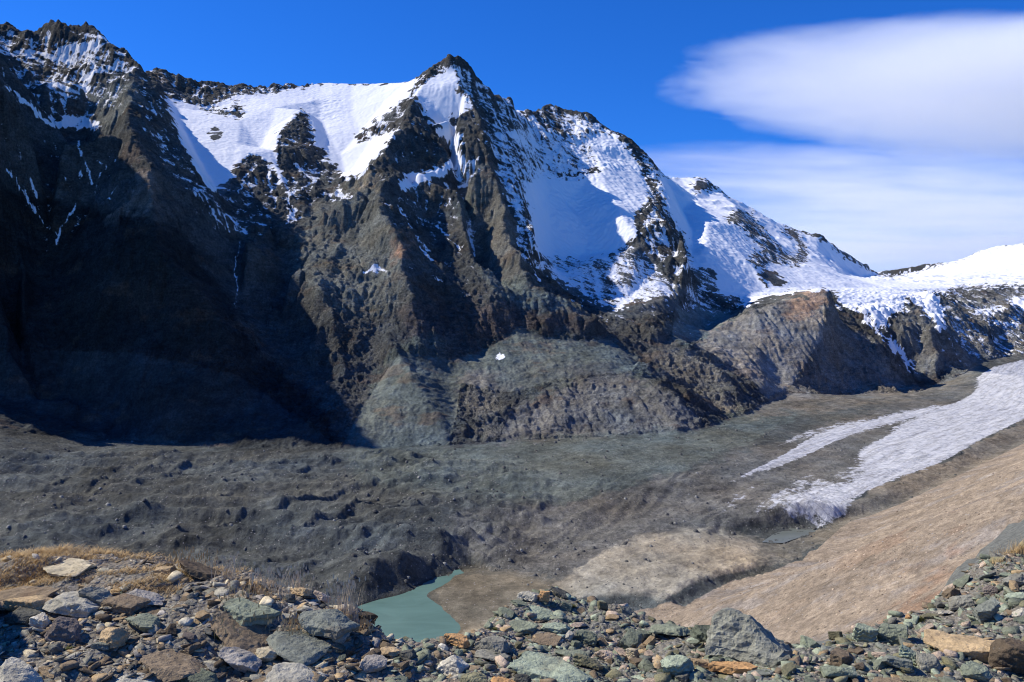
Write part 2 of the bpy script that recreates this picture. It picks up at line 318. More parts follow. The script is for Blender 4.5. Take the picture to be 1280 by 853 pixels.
# (cover 0..1, nearest and farthest distance, outline)
SNOW = [
 (.42,2600,3600,[(0,40),(60,30),(128,38),(178,84),(165,100),(150,100),(158,130),(120,140),(105,165),(70,150),(30,125),(0,100)]),
 (.85,3000,3600,[(72,55),(100,58),(122,52),(122,40),(137,55),(120,62),(108,66),(70,66)]),
 (.62,2900,3600,[(30,60),(70,66),(165,75),(172,85),(150,95),(95,80),(20,75),(0,66)]),
 (.6,2900,3500,[(50,98),(92,95),(104,118),(100,125),(80,122),(60,112)]),
 (.95,2600,3400,[(4,104),(30,122),(52,140),(68,150),(90,146),(98,150),(88,160),(70,158),(50,148),(28,132)]),
 (.9,2600,3400,[(98,148),(120,152),(128,158),(112,163),(98,160)]),
 (.9,2600,3400,[(112,88),(128,85),(118,98),(108,112),(100,118),(100,108)]),
 (.13,2200,3300,[(0,165),(100,175),(165,200),(170,225),(130,260),(100,285),(70,320),(50,300),(20,230),(0,200)]),
 (.30,2600,3600,[(165,95),(185,92),(218,160),(258,235),(305,287),(270,290),(225,240),(190,180),(170,130)]),
 (.95,3000,5000,[(205,121),(235,128),(262,141),(278,143),(300,148),(306,138),(292,128),(330,118),(352,113),(380,108),(405,103),(440,105),(480,104),(528,97),(517,106),(513,115),(512,122),(497,130),(494,142),(478,150),(470,156),(446,170),(446,176),(462,174),(480,166),(497,160),(481,186),(470,196),(458,212),(446,224),(440,218),(432,226),(428,218),(416,206),(402,200),(412,190),(393,184),(390,160),(386,145),(376,137),(366,148),(350,165),(346,178),(347,190),(345,202),(356,222),(362,245),(352,235),(338,205),(325,195),(313,192),(304,200),(296,208),(290,225),(283,240),(278,247),(265,243),(255,230),(241,208),(228,180),(218,155)]),
 (.35,3500,4800,[(236,124),(262,112),(290,104),(345,110),(352,114),(310,124),(290,132),(272,142),(250,136)]),
 (.75,3600,4800,[(258,135),(275,128),(300,118),(340,116),(310,124),(285,138)]),
 (.02,3000,4500,[(262,163),(274,161),(279,176),(266,174)]),
 (.30,3000,4500,[(376,137),(386,145),(392,184),(372,200),(352,190),(346,178),(350,165),(366,148)]),
 (.27,2700,4300,[(262,245),(290,222),(305,198),(330,205),(350,235),(372,205),(405,200),(432,225),(420,245),(400,245),(380,275),(330,295),(290,292)]),
 (.55,2700,4300,[(242,232),(262,246),(280,262),(300,285),(292,290),(262,268)]),
 (.6,3000,4500,[(372,206),(396,212),(400,225),(376,222)]),
 (.7,2900,3600,[(400,243),(425,240),(448,246),(420,250)]),
 (.42,3000,4300,[(455,165),(470,150),(497,130),(515,130),(505,148),(480,165),(450,178)]),
 (.22,2800,4100,[(517,130),(566,195),(556,205),(500,230),(455,240),(452,222),(482,190)]),
 (.38,3900,4400,[(527,99),(545,82),(568,68),(580,70),(575,85),(555,90),(532,103)]),
 (.93,3300,4300,[(571,86),(575,98),(572,110),(577,118),(583,128),(594,130),(585,139),(575,144),(562,147),(565,155),(570,165),(578,175),(573,185),(579,190),(576,205),(567,215),(552,220),(535,226),(515,241),(505,238),(497,230),(510,218),(540,212),(558,203),(567,193),(556,178),(545,160),(530,140),(521,128),(519,118),(524,108),(532,102),(542,95),(556,90)]),
 (.72,3300,4000,[(576,196),(597,200),(603,212),(590,222),(583,235),(574,230),(571,216)]),
 (.22,2700,3700,[(500,238),(570,215),(600,310),(625,372),(560,375),(520,355),(505,310),(485,280),(470,250)]),
 (.12,2700,3700,[(500,300),(600,310),(625,372),(560,375),(520,355)]),
 (.47,3200,4400,[(572,72),(592,90),(640,114),(662,215),(672,310),(650,280),(625,230),(600,150),(578,118)]),
 (.62,3000,4500,[(618,150),(645,165),(665,215),(672,310),(655,330),(640,250),(628,200)]),
 (.66,3800,5300,[(640,114),(660,147),(690,129),(760,162),(740,190),(742,212),(682,224),(655,228),(645,180)]),
 (.45,3800,5300,[(665,141),(690,129),(720,138),(712,180),(690,165)]),
 (.90,3600,5100,[(738,186),(757,164),(772,171),(800,205),(806,225),(790,238),(770,218),(745,208)]),
 (.90,3300,5100,[(655,228),(682,222),(720,222),(755,213),(775,214),(792,212),(806,224),(814,240),(806,255),(792,272),(798,288),(790,300),(775,312),(755,322),(735,327),(712,323),(692,326),(672,318),(668,290),(660,258)]),
 (.55,2900,4000,[(650,325),(690,322),(735,327),(760,320),(795,300),(830,345),(855,362),(845,372),(800,375),(770,388),(735,372),(690,345),(668,335)]),
 (.24,2850,3700,[(690,350),(735,372),(770,388),(840,375),(848,392),(820,410),(760,405),(720,385)]),
 (.5,3500,4900,[(806,225),(830,255),(860,300),(862,325),(840,335),(812,335),(795,305),(812,262)]),
 (.15,3500,3860,[(788,300),(800,290),(815,320),(855,322),(850,332),(825,338),(800,322)]),
 (.55,4000,5500,[(800,190),(814,198),(828,225),(840,250),(836,268),(822,240),(806,208)]),
 (.97,3500,9900,[(822,210),(832,222),(870,220),(885,223),(900,239),(945,261),(1000,288),(1060,314),(1100,343),(1118,345),(1150,337),(1200,324),(1240,306),(1290,303),(1290,357),(1230,358),(1190,360),(1180,372),(1172,364),(1140,372),(1132,376),(1135,388),(1112,395),(1110,412),(1100,408),(1085,392),(1072,388),(1050,386),(1042,363),(1000,366),(960,372),(925,384),(900,372),(885,366),(868,345),(845,348),(838,336),(862,326),(860,300),(836,268),(826,235)]),
 (.40,3500,4400,[(842,342),(868,332),(893,336),(898,366),(860,370),(848,355)]),
 (.34,3300,4300,[(845,360),(868,366),(930,372),(925,386),(895,395),(870,405),(850,385)]),
 (.10,3100,3700,[(835,395),(865,385),(930,385),(900,410),(868,430),(840,425)]),
 (.02,5000,6500,[(864,229),(878,224),(893,230),(893,238),(870,239)]),
 (.40,4000,6400,[(903,274),(925,260),(940,268),(965,298),(985,318),(1005,328),(1000,333),(970,330),(945,336),(934,322),(952,314),(930,287)]),
 (.35,4500,6500,[(976,287),(992,284),(1008,308),(1012,330),(992,322),(998,305)]),
 (.30,5500,7500,[(1025,291),(1060,312),(1098,342),(1090,340),(1050,318)]),
 (.08,4000,5000,[(948,341),(960,337),(976,345),(984,355),(966,360),(952,350)]),
 (.9,3300,4200,[(1072,386),(1086,395),(1102,412),(1118,426),(1138,448),(1150,466),(1141,466),(1122,444),(1098,420),(1080,400)]),
 (.15,3300,4400,[(1112,396),(1135,388),(1146,402),(1160,405),(1180,425),(1215,450),(1200,470),(1150,472),(1120,425)]),
 (.9,3700,4700,[(1140,372),(1160,364),(1176,374),(1182,392),(1183,416),(1174,413),(1160,396),(1148,386)]),
 (.36,3600,5600,[(1182,374),(1192,361),(1290,357),(1290,445),(1225,452),(1190,430),(1178,405)]),
 (.95,3600,5600,[(1215,388),(1250,384),(1255,388),(1235,392),(1218,393)]),
 (.95,3600,5600,[(1262,375),(1290,368),(1290,385),(1265,383)]),
 (.85,3600,5600,[(1232,398),(1250,402),(1275,406),(1268,409),(1240,404)]),
 (.95,2700,2900,[(452,338),(468,333),(486,335),(484,340),(465,343)]),
 (.95,2600,3000,[(622,441),(634,440),(636,446),(624,452)]),
]
# rock and debris colours (linear albedo); left wall rows also carry its shade
TINT = [
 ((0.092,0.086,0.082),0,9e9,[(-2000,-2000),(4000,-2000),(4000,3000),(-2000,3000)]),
 ((0.034,0.034,0.034),0,3600,[(-400,150),(230,280),(330,440),(420,520),(420,565),(-400,565)]),  # left wall: colour lowered to deepen its shadow
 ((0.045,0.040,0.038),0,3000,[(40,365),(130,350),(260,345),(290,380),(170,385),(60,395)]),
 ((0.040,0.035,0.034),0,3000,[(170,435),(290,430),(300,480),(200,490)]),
 ((0.038,0.038,0.038),0,3600,[(-400,430),(160,440),(300,470),(440,570),(-400,570)]),  # foot of the left wall, darkened to match the painted shade above
 ((0.218,0.165,0.138),0,2720,[(178,208),(192,212),(196,240),(190,268),(165,270),(135,280),(135,272),(165,252)]),
 ((0.163,0.160,0.152),3000,3600,[(100,110),(160,95),(170,110),(170,165),(160,180),(130,180),(110,150)]),
 ((0.170,0.160,0.143),2600,4000,[(430,225),(460,215),(475,250),(505,305),(510,360),(480,400),(430,390),(380,350),(365,340),(372,290),(400,245)]),
 ((0.326,0.185,0.127),2600,3200,[(495,296),(510,302),(508,322),(494,326)]),
 ((0.280,0.222,0.164),2900,3700,[(447,222),(462,216),(470,232),(452,245)]),
 ((0.183,0.162,0.140),2900,3800,[(578,205),(605,205),(640,260),(662,350),(620,350),(592,310),(580,270)]),
 ((0.164,0.174,0.158),2900,3800,[(574,250),(592,240),(600,255),(592,268),(578,268)]),
 ((0.158,0.168,0.155),2700,3200,[(595,320),(625,350),(660,352),(740,395),(640,378),(615,355)]),
 ((0.106,0.083,0.076),2600,3000,[(500,378),(620,376),(740,402),(740,412),(640,412),(600,430),(510,420)]),
 ((0.113,0.118,0.106),2000,3000,[(560,450),(600,440),(648,412),(700,425),(760,425),(800,450),(830,480),(790,465),(720,455),(640,455),(575,480),(570,520),(560,556),(425,563),(455,505),(500,425),(550,418)]),
 ((0.170,0.150,0.133),2000,2700,[(575,470),(605,462),(625,490),(620,540),(590,548),(600,520)]),
 ((0.149,0.135,0.125),2000,2700,[(700,478),(790,470),(850,500),(884,530),(880,545),(622,553),(630,520),(690,510)]),
 ((0.126,0.128,0.116),2000,2700,[(620,458),(700,455),(720,475),(695,490),(660,495),(630,480)]),
 ((0.187,0.164,0.142),2600,3200,[(806,440),(815,432),(870,432),(900,455),(935,510),(905,525),(840,470)]),
 ((0.158,0.168,0.155),3000,3800,[(835,395),(865,385),(930,385),(900,410),(868,430),(840,425)]),
 ((0.233,0.200,0.176),2850,3720,[(868,432),(905,405),(940,388),(980,375),(1040,360),(1045,380),(1152,490),(1060,496),(958,503),(935,470),(890,445)]),
 ((0.300,0.192,0.138),3200,3720,[(985,376),(1015,364),(1040,360),(1040,375),(1020,385),(1000,400),(985,395)]),
 ((0.202,0.182,0.165),3300,5700,[(1112,385),(1290,357),(1290,447),(1225,455),(1205,472),(1150,472)]),
 ((0.203,0.156,0.133),3300,3900,[(1135,425),(1160,410),(1172,425),(1160,445),(1140,440)]),
 # valley
 ((.098,.096,.088),900,4300,[(-900,538),(0,538),(140,547),(300,560),(425,562),(560,556),(760,545),(882,534),(958,503),(1060,493),(1150,490),(1205,469),(1225,452),(1300,440),(1500,440),(1500,900),(-900,900)]),
 ((.124,.130,.116),900,4300,[(425,562),(560,556),(760,545),(882,534),(958,503),(1020,496),(1000,520),(900,570),(800,610),(700,625),(560,620),(450,600)]),
 ((0.179,0.152,0.124),900,4300,[(930,517),(958,501),(1060,492),(1150,490),(1190,470),(1225,452),(1215,480),(1150,500),(1060,510),(960,520)]),
 ((0.145,0.130,0.115),900,4300,[(560,640),(700,628),(860,590),(960,555),(1100,510),(1200,480),(1230,470),(1210,520),(1100,560),(1040,640),(900,660),(800,690),(660,716),(600,712)]),
 ((0.163,0.144,0.127),900,2600,[(640,712),(760,672),(860,625),(960,590),(1060,545),(1060,570),(960,635),(890,660),(800,690),(700,722)]),
 ((.36,.295,.225),900,1600,[(690,726),(760,690),(830,662),(895,660),(990,690),(992,702),(950,705),(905,716),(860,732),(830,748),(810,738),(760,742),(700,748)]),
 ((.27,.21,.145),850,1400,[(528,742),(540,734),(575,716),(640,716),(700,728),(720,745),(700,770),(640,800),(560,806),(575,785),(562,768)]),
 ((0.241,0.196,0.151),1300,4300,[(1045,656),(1062,634),(1100,606),(1180,577),(1250,538),(1300,515),(1400,490),(1400,520),(1300,550),(1200,602),(1057,662)]),
 ((0.196,0.166,0.131),900,1700,[(940,690),(1010,668),(1050,650),(1060,660),(990,700),(950,702)]),
]
RILLS = [
 (1.6,[(98,178),(102,196),(112,216),(115,232)]),(1.5,[(100,215),(101,250),(86,270),(74,290),(68,304)]),(1.5,[(8,212),(26,237),(45,262),(56,282),(70,293)]),
 (1.2,[(75,218),(85,228),(92,238)]),(1.2,[(122,200),(132,205),(125,222)]),(1.1,[(38,222),(44,240),(48,250)]),(1.1,[(140,240),(156,226)]),
 (1.6,[(243,236),(258,255),(272,272),(286,292)]),(1.6,[(268,256),(285,272),(300,286),(312,291)]),(1.0,[(232,240),(246,265)]),
 (1.0,[(300,300),(296,318),(293,340),(296,360),(294,385)]),(1.5,[(340,198),(352,222),(362,244)]),(1.4,[(398,222),(378,236),(362,244)]),(1.3,[(362,244),(360,258),(366,276)]),
 (1.2,[(320,206),(306,222),(300,240)]),(1.2,[(336,215),(339,240)]),(1.2,[(372,262),(366,268),(358,280)]),
 (1.2,[(512,288),(524,302),(538,314)]),(1.2,[(548,285),(562,298),(575,312)]),(1.2,[(525,306),(534,318),(540,326)]),(1.1,[(556,228),(562,245),(566,262)]),(1.1,[(540,345),(549,350),(560,354)]),(1.1,[(500,262),(514,285)]),
 (1.2,[(570,240),(574,256)]),(1.1,[(585,290),(596,322)]),(1.6,[(525,308),(538,325)]),
 (2.2,[(660,245),(676,280),(690,312)]),(1.2,[(662,330),(675,352)]),(1.3,[(725,345),(742,372)]),(1.3,[(756,345),(770,378)]),(1.2,[(735,360),(745,380)]),
]
ICE = [  # bare ice of the tongue
 (.95,1400,6500,[(1300,445),(1240,459),(1215,474),(1216,490),(1200,502),(1150,522),(1110,537),(1095,548),(1062,558),(1066,574),(1056,590),(1030,594),(1000,598),(985,608),(960,622),(948,634),(975,645),(1010,648),(1028,657),(1045,652),(1062,634),(1078,616),(1100,606),(1150,588),(1180,577),(1220,553),(1250,538),(1300,515),(1400,490)]),
 (.92,1700,4500,[(912,601),(955,581),(985,565),(1010,549),(1045,534),(1090,524),(1130,514),(1170,507),(1207,499),(1195,507),(1150,521),(1110,531),(1075,541),(1040,553),(1010,569),(975,583),(940,593)]),
 (.55,1700,3500,[(968,560),(1000,540),(1060,525),(1100,518),(1060,530),(1010,548)]),
 (.42,1500,2600,[(880,655),(900,625),(930,610),(955,603),(940,620),(925,635),(905,650)]),
 (.45,1400,2300,[(985,606),(1010,590),(1050,588),(1060,575),(1085,570),(1080,600),(1040,610),(1000,612)]),
 (.5,1400,2300,[(960,625),(985,606),(1000,615),(990,640),(965,640)]),
]
DIRT = [  # debris lying on the ice
 (.85,1500,6500,[(1045,575),(1062,556),(1095,545),(1130,532),(1110,545),(1075,562),(1066,577),(1052,590),(1030,592)]),
 (.5,1500,6500,[(1240,458),(1225,470),(1220,488),(1200,503),(1160,515),(1190,500),(1208,485),(1210,472)]),
]
# where the surface is smooth (snow, scree, flats)
ROUGH = [
 (1.0,0,9e9,[(-2000,-2000),(4000,-2000),(4000,3000),(-2000,3000)]),
 (.12,3100,5000,SNOW[9][3]), (.25,3500,4800,SNOW[11][3]), (.8,3000,4500,[(376,137),(386,145),(392,184),(372,200),(352,190),(346,178),(350,165),(366,148)]),
 (.2,3300,4300,SNOW[21][3]), (.5,3600,5100,SNOW[29][3]), (.3,3300,5100,SNOW[30][3]), (.22,3500,9900,[(822,212),(870,222),(1118,346),(1290,306),(1290,358),(1140,368),(1050,384),(1045,370),(925,384),(885,366),(868,345),(860,300),(836,268)]),
 (.6,4000,6400,[(903,274),(925,260),(940,268),(965,298),(985,318),(1005,328),(1000,333),(970,330),(945,336),(934,322),(952,314),(930,287)]),
 (.25,2900,3800,[(845,380),(865,385),(930,385),(900,410),(868,430),(840,425)]),
 (.4,2900,4000,[(672,318),(760,322),(800,300),(830,345),(860,362),(840,392),(770,400),(700,360)]),
 (.45,2000,3600,[(-400,440),(160,440),(300,470),(440,570),(-400,570)]),
 (.35,2000,3000,[(560,450),(600,440),(648,412),(700,425),(760,425),(800,450),(790,465),(720,470),(640,490),(575,480),(570,520),(560,556),(425,563),(455,505),(500,440)]),
 (.55,2850,3800,[(868,432),(905,405),(940,388),(980,375),(1030,362),(1030,420),(990,480),(958,500),(935,470)]),
 (.65,2000,2800,[(690,480),(790,465),(850,500),(884,535),(880,545),(622,553),(640,510)]),
]
def paint(dst, table, U, V, Y):
    for val, y0, y1, poly in table:
        m = inside(poly, U, V) & (Y >= y0) & (Y <= y1)
        dst[m] = val
    return dst
FLOOR = [(-2200,538),(0,538),(60,545),(140,548),(300,561),(425,562),(560,556.5),(622,552),(690,548),(770,545),(882,534),(905,525),(932,517),(958,503),(985,492),(1060,493),(1150,490),(1175,478),(1205,468),(1225,452),(1260,445),(1300,440),(1500,440),(2300,440),(2300,4000),(-2200,4000)]
# line along the gully between the valley floor and the near moraine slope
CX = np.array([c[0] for c in cont]); CY = np.array([c[1] for c in cont])
def near_side(X, Y):        # > 0 on the moraine slope on the camera's side of the valley (metres from the gully)
    t = (X*.666+Y*.746); tc = CX*.666+CY*.746; nc = CX*.746-CY*.666
    o = np.argsort(tc)
    return (X*.746-Y*.666)-np.interp(t, tc[o], nc[o])

# ------------------------------------------------------------------ regular grids: survey + crags + water erosion
G1 = Grid(-4200, 3900, 850, 5600, 6)
G1.H = blur(G1.H, 1)
G2 = Grid(-9000, 9000, -420, 11400, 30)
GX, GY = np.meshgrid(G1.xs, G1.ys); GX = GX.astype(np.float32); GY = GY.astype(np.float32)
gU, gV = GX/GY*F+CU, CV-G1.H/GY*F
gfloor = inside(FLOOR, gU, gV) & (GY < 4600)
gslope = near_side(GX, GY) > 0
rough = paint(np.zeros(GX.shape, np.float32), ROUGH, gU, gV, GY)
rough[gfloor | gslope] = 0.0
rough = blur(rough, 2)
wx = 13*fbm(GX/170, GY/170, 3, seed=3); wy = 13*fbm(GX/170+9, GY/170, 3, seed=5)
H0 = G1.H.copy()
Hw = G1.sample(GX+wx, GY+wy)
k = np.clip(rough, 0, 1)
H = H0*(1-k)+Hw*k
ALPX = GX*.8+H*.25; ALPY = GY*.8+H*.5
crag = (ridged(ALPX/210, ALPY/210, 6, .5, seed=11)-.75)*22 + (ridged(GX/46+H/200, GY/60, 4, .55, seed=21)-.7)*3.5
H = H+crag*rough
# flutes and gullies running down the steep faces
flute = blur(np.where(inside([(800,350),(1050,340),(1160,500),(800,560)], gU, gV), .25, np.where(inside([(-400,-100),(190,-100),(190,170),(-400,170)], gU, gV), .3, .8)).astype(np.float32), 4)
H = H+rough*flute*6*(ridged((GX+.35*GY)/62, H/420, 3, .6, seed=31)-.7)
dip = H+.30*GX-.12*GY
H = H+rough*sstep(.4,.75,rough)*(5.0*perlin(dip/27+1.2*fbm(GX/160, GY/160, 3, seed=33), GX/500, seed=35)+2.6*perlin(dip/11+1.5*fbm(GX/90, GY/90, 3, seed=36), GX/260, seed=37))
# water cuts gullies and lays down fans
def erode(H, cell, mask, n=26000, batches=14, steps=46, seed=1):
    r = np.random.RandomState(seed); ny, nx = H.shape
    cand = np.nonzero(mask.ravel())[0]
    Hf = H.ravel()
    def samp(x, y):
        i = x.astype(np.int64); j = y.astype(np.int64); fx = x-i; fy = y-j; b = j*nx+i
        h00, h10, h01, h11 = Hf[b], Hf[b+1], Hf[b+nx], Hf[b+nx+1]
        gx = (h10-h00)*(1-fy)+(h11-h01)*fy; gy = (h01-h00)*(1-fx)+(h11-h10)*fx
        h = (h00*(1-fx)+h10*fx)*(1-fy)+(h01*(1-fx)+h11*fx)*fy
        return h, gx, gy, b, fx, fy
    for bt in range(batches):
        c = r.choice(cand, n)
        x = (c % nx)+r.rand(n); y = (c//nx)+r.rand(n)
        x = np.clip(x, 2, nx-4); y = np.clip(y, 2, ny-4)
        dx = np.zeros(n); dy = np.zeros(n); sp = np.ones(n); wa = np.ones(n); sed = np.zeros(n)
        h, gx, gy, b, fx, fy = samp(x, y)
        for s in range(steps):
            dx = dx*.12-gx*.88; dy = dy*.12-gy*.88
            l = np.hypot(dx, dy)+1e-9; dx /= l; dy /= l
            xn = np.clip(x+dx, 2, nx-4); yn = np.clip(y+dy, 2, ny-4)
            hn, gxn, gyn, bn, fxn, fyn = samp(xn, yn)
            dh = hn-h
            cap = np.maximum(-dh/cell, .02)*sp*wa*2.6
            dep = np.where(dh > 0, np.minimum(dh, sed), np.where(sed > cap, (sed-cap)*.25, -np.minimum((cap-sed)*.22, np.maximum(-dh, 0)*.8)))
            sed = np.clip(sed-dep, 0, None)
            for ww, off in (((1-fx)*(1-fy),0),(fx*(1-fy),1),((1-fx)*fy,nx),(fx*fy,nx+1)):
                Hf += np.bincount(b+off, weights=dep*ww, minlength=Hf.size)
            sp = np.sqrt(np.clip(sp*sp*.9-dh/cell*1.2, .05, 9)); wa *= .985
            x, y, h, gx, gy, b, fx, fy = xn, yn, hn, gxn, gyn, bn, fxn, fyn
    return Hf.reshape(H.shape)
if EROSION:
    He = erode(H.astype(np.float64), 6.0, rough > .2).astype(np.float32)
    H = H+(He-H)*np.clip(rough*1.3, 0, 1)
H = np.where(rough > .2, H*.75+blur(H, 1)*.25, H)
# --- valley: debris-covered ice, hummocks, furrows
fl = blur((gfloor & ~gslope).astype(np.float32), 2)
def along(ax, ay, bx, by):      # coordinates along / across a direction
    d = np.array([bx-ax, by-ay], float); d /= np.linalg.norm(d)
    return GX*d[0]+GY*d[1], -GX*d[1]+GY*d[0]
ta, tc = along(-200, 1500, 700, 2300)
moraine = blur((inside([(-900,560),(420,566),(560,560),(700,600),(660,700),(600,712),(520,735),(430,745),(-900,900)], gU, gV) & (GY < 2600)).astype(np.float32), 6)
H = H+fl*(moraine*(15*(ridged(GX/560+.4*fbm(GX/300,GY/300,2,seed=40), GY/105+GX/1100, 6, .52, seed=41)-.8)+3.2*(ridged(GX/46, GY/36, 4, .6, seed=47)-.7))
          +(1-moraine)*(2.2*fbm(ta/200, tc/38, 4, seed=43)+1.0*fbm(GX/22, GY/22, 3, seed=44)))
# eroded banks where meltwater has cut into the rubble
rl = random.Random(12); LINES = []
for k in range(22):
    u0, v0, n_l, up = rl.uniform(-80, 470), rl.uniform(588, 722), rl.uniform(130, 330), rl.uniform(.02,.20)
    LINES.append(([(u0+n_l*q, v0-n_l*up*q-10*math.sin(3.14*q)*rl.uniform(.2,1)) for q in (0,.2,.4,.6,.8,1)], rl.uniform(3.5,7.5)))
for pl, amp in LINES+list((([(60,712),(130,703),(175,665),(215,640),(262,632),(310,624)],10),([(240,705),(285,668),(330,648),(380,636),(430,627),(490,621)],12),([(-60,655),(10,664),(50,682),(90,700)],9),([(250,606),(300,600),(360,604),(420,596)],6),([(330,690),(372,668),(420,655),(470,640),(540,632)],8),([(0,598),(80,594),(150,604),(220,600)],5))):
    pp = np.array([PZ(u, v, -298)[:2] for u, v in pl]); px = np.interp(GX, pp[:,0], pp[:,1])+13*fbm(GX/95, GY/300, 4, .5, seed=46)
    dd = GY-px; ends = sstep(pp[0,0]-10, pp[0,0]+45, GX)*sstep(pp[-1,0]+10, pp[-1,0]-45, GX)
    H = H+fl*moraine*ends*amp*1.7*(.65+.6*fbm(GX/60,GY/60,2,seed=48))*sstep(-3, 3, dd)*np.exp(-np.clip(dd, 0, None)/55)
furrow = blur((inside([(560,640),(640,612),(760,600),(880,585),(860,620),(760,660),(680,700),(600,700)], gU, gV) & (GY < 2200)).astype(np.float32), 8)
fa, fc = along(-120, 1250, 120, 1750)
H = H+fl*furrow*3.0*(ridged(fc/30, fa/260, 3, .5, seed=51)-.6)
def arcs(cu, cv, Z, r0, r1, lam, amp, stretch=1.0):
    c = PZ(cu, cv, Z); rr = np.hypot(GX-c[0], (GY-c[1])*stretch)+9*fbm(GX/60, GY/60, 3, seed=61)
    m = sstep(r0, r0+25, rr)*sstep(r1, r1-40, rr)
    return m*amp*(np.abs(np.sin(rr/lam*np.pi))**.6-.6)
H = H+fl*arcs(520,728,-329,70,330,26,9,.8)*blur((inside([(440,600),(620,600),(640,700),(560,740),(420,740)], gU, gV)).astype(np.float32), 4)
H = H+fl*arcs(990,690,-326,60,330,24,7,.7)*blur((inside([(870,590),(1010,585),(1045,640),(1000,665),(880,668)], gU, gV)).astype(np.float32), 4)
H = H+fl*arcs(1010,690,-326,60,420,15,3.0,.7)*blur((inside([(960,600),(1080,580),(1100,600),(1045,650),(980,655)], gU, gV)).astype(np.float32), 3)
# eroded bank: little gullies cut into its edge
bank = blur((inside([(790,725),(1000,680),(1005,705),(905,740),(845,770),(790,765)], gU, gV) & (GY < 1500)).astype(np.float32), 2)
ba, bc = along(*PZ(803,742,-327)[:2], *PZ(990,700,-324)[:2])
H = H+bank*2.2*(ridged(ba/16, bc/200, 3, .5, seed=71)-.6)
# moraine slope under the camera: long rills running down to the gully
sl = blur(gslope.astype(np.float32), 2)
ns = near_side(GX, GY); tt = GX*.666+GY*.746
H = H+sl*sstep(0, 80, ns)*(4.0*fbm(tt/85, ns/420, 5, .55, seed=81)+2.6*(ridged((tt+14*fbm(GX/70,GY/70,3,seed=82))/60, ns/260, 4, .5, seed=83)-.6)+5*fbm(tt/190, ns/190, 3, seed=85))
rg = random.Random(31)
for k in range(16):
    t0, n0, n1_, dp = rg.uniform(500, 2200), rg.uniform(30,160), rg.uniform(220,470), rg.uniform(2.0,4.5)
    dt = tt-t0-26*fbm(ns/120+k*7.3, ns*0+k, 3, seed=86)-.12*(ns-200)*rg.uniform(-1,1)
    H = H-sl*dp*np.exp(-(dt/rg.uniform(5,9))**2)*sstep(n0, n0+60, ns)*sstep(n1_, n1_-90, ns)
# crevasses of the ice fall and the upper glaciers
ice = blur((inside([(1045,362),(1160,362),(1182,372),(1183,415),(1140,395),(1112,412),(1085,395),(1050,388)], gU, gV) & (GY > 3600)).astype(np.float32), 1)
H = H+ice*6*(ridged((GX+GY*.5)/42, (GY-GX*.3)/20, 4, .6, seed=91)-.6)
crev = blur(((inside([(670,235),(760,235),(795,290),(755,322),(690,322),(668,290)], gU, gV) | inside([(868,262),(935,290),(940,335),(880,335),(866,300)], gU, gV) | inside([(385,120),(430,125),(432,150),(395,150)], gU, gV)) & (GY > 3300)).astype(np.float32), 4)
H = H+crev*3.2*(ridged(GX/48+.8*fbm(GX/90,GY/90,3,seed=94), GY/26+.9*fbm(GX/80,GY/80,3,seed=93), 5, .6, seed=95)-.6)
lakeM = blur((inside([(425,765),(455,745),(500,728),(545,715),(600,708),(700,716),(720,750),(620,815),(470,822),(420,800)], gU, gV) & (GY < 1400) & ~gslope).astype(np.float32), 3)
inner = blur((inside([(452,762),(475,751),(503,741),(540,727),(566,721),(560,727),(542,737),(530,743),(546,757),(560,770),(574,785),(558,802),(530,812),(480,812),(452,795)], gU, gV) & (GY < 1400)).astype(np.float32), 1)
H = H*(1-lakeM*.85)+G1.H*lakeM*.85-3.0*inner+.5*lakeM*(1-inner)
G1.H = H.astype(np.float32)
G1D = G1.H-H0

# ------------------------------------------------------------------ the terrain mesh: fine where the land is steep
us = np.concatenate([np.arange(-1700,-70,20), np.arange(-70,1350,DU), np.arange(1350,2300,20)])
ys = np.concatenate([np.geomspace(60,900,330), np.arange(904,2100,DY*1.5), np.arange(2100,5000,DY), np.arange(5000,7400,DY*3.3), np.arange(7400,10600,40)])
U, Y = np.meshgrid(us, ys); U = U.astype(np.float32); Y = Y.astype(np.float32); X = (U-CU)/F*Y
w = sstep(5500,5000,Y)*sstep(870,940,Y)*sstep(-4150,-4000,X)*sstep(3850,3700,X)
Zb = G2.sample(X, Y)
nsP = near_side(X, Y); ttP = X*.666+Y*.746
farrough = sstep(4950, 5250, Y)
Zf = Zb+sstep(60, 200, Y)*sstep(940,870,Y)*np.where(nsP > 0, 3.5*fbm(ttP/70, nsP/300, 5, seed=81), 2*fbm(X/60, Y/60, 4, seed=88))
Zf = Zf+farrough*(14*(ridged(X/230, Y/230, 5, .5, seed=11)-.75))*sstep(9000,7000,Y)+farrough*sstep(6500,7500,Y)*4*fbm(X/300,Y/300,4,seed=12)
Z = Zf*(1-w)+G1.sample(X, Y)*w
V0 = CV-Z/Y*F
R = paint(np.zeros(X.shape, np.float32), ROUGH, U, V0, Y)
floorP = inside(FLOOR, U, V0) & (Y < 4600)
slopeP = (nsP > -2) & (Y < 3400) | (Y < 880)
R[floorP | slopeP] = 0
Rw = np.where(slopeP, .0, np.where(floorP, .0, .15+.85*R))
flatP = inside([(520,745),(535,730),(575,714),(640,712),(700,720),(700,780),(560,810),(480,815),(440,800),(440,760),(500,730)], U, V0) & (Y < 1400)
iceP = np.clip(paint(np.zeros(X.shape, np.float32), ICE, U, V0, Y), 0, 1)*floorP
rub = np.where(floorP & ~slopeP, 1.0, 0)*np.where(flatP, .12, 1)*(1-.7*iceP)
Z = Z+rub*(.8*(ridged(X/21, Y/21, 4, .55, seed=105)-.65)+.25*fbm(X/5, Y/5, 2, seed=106))
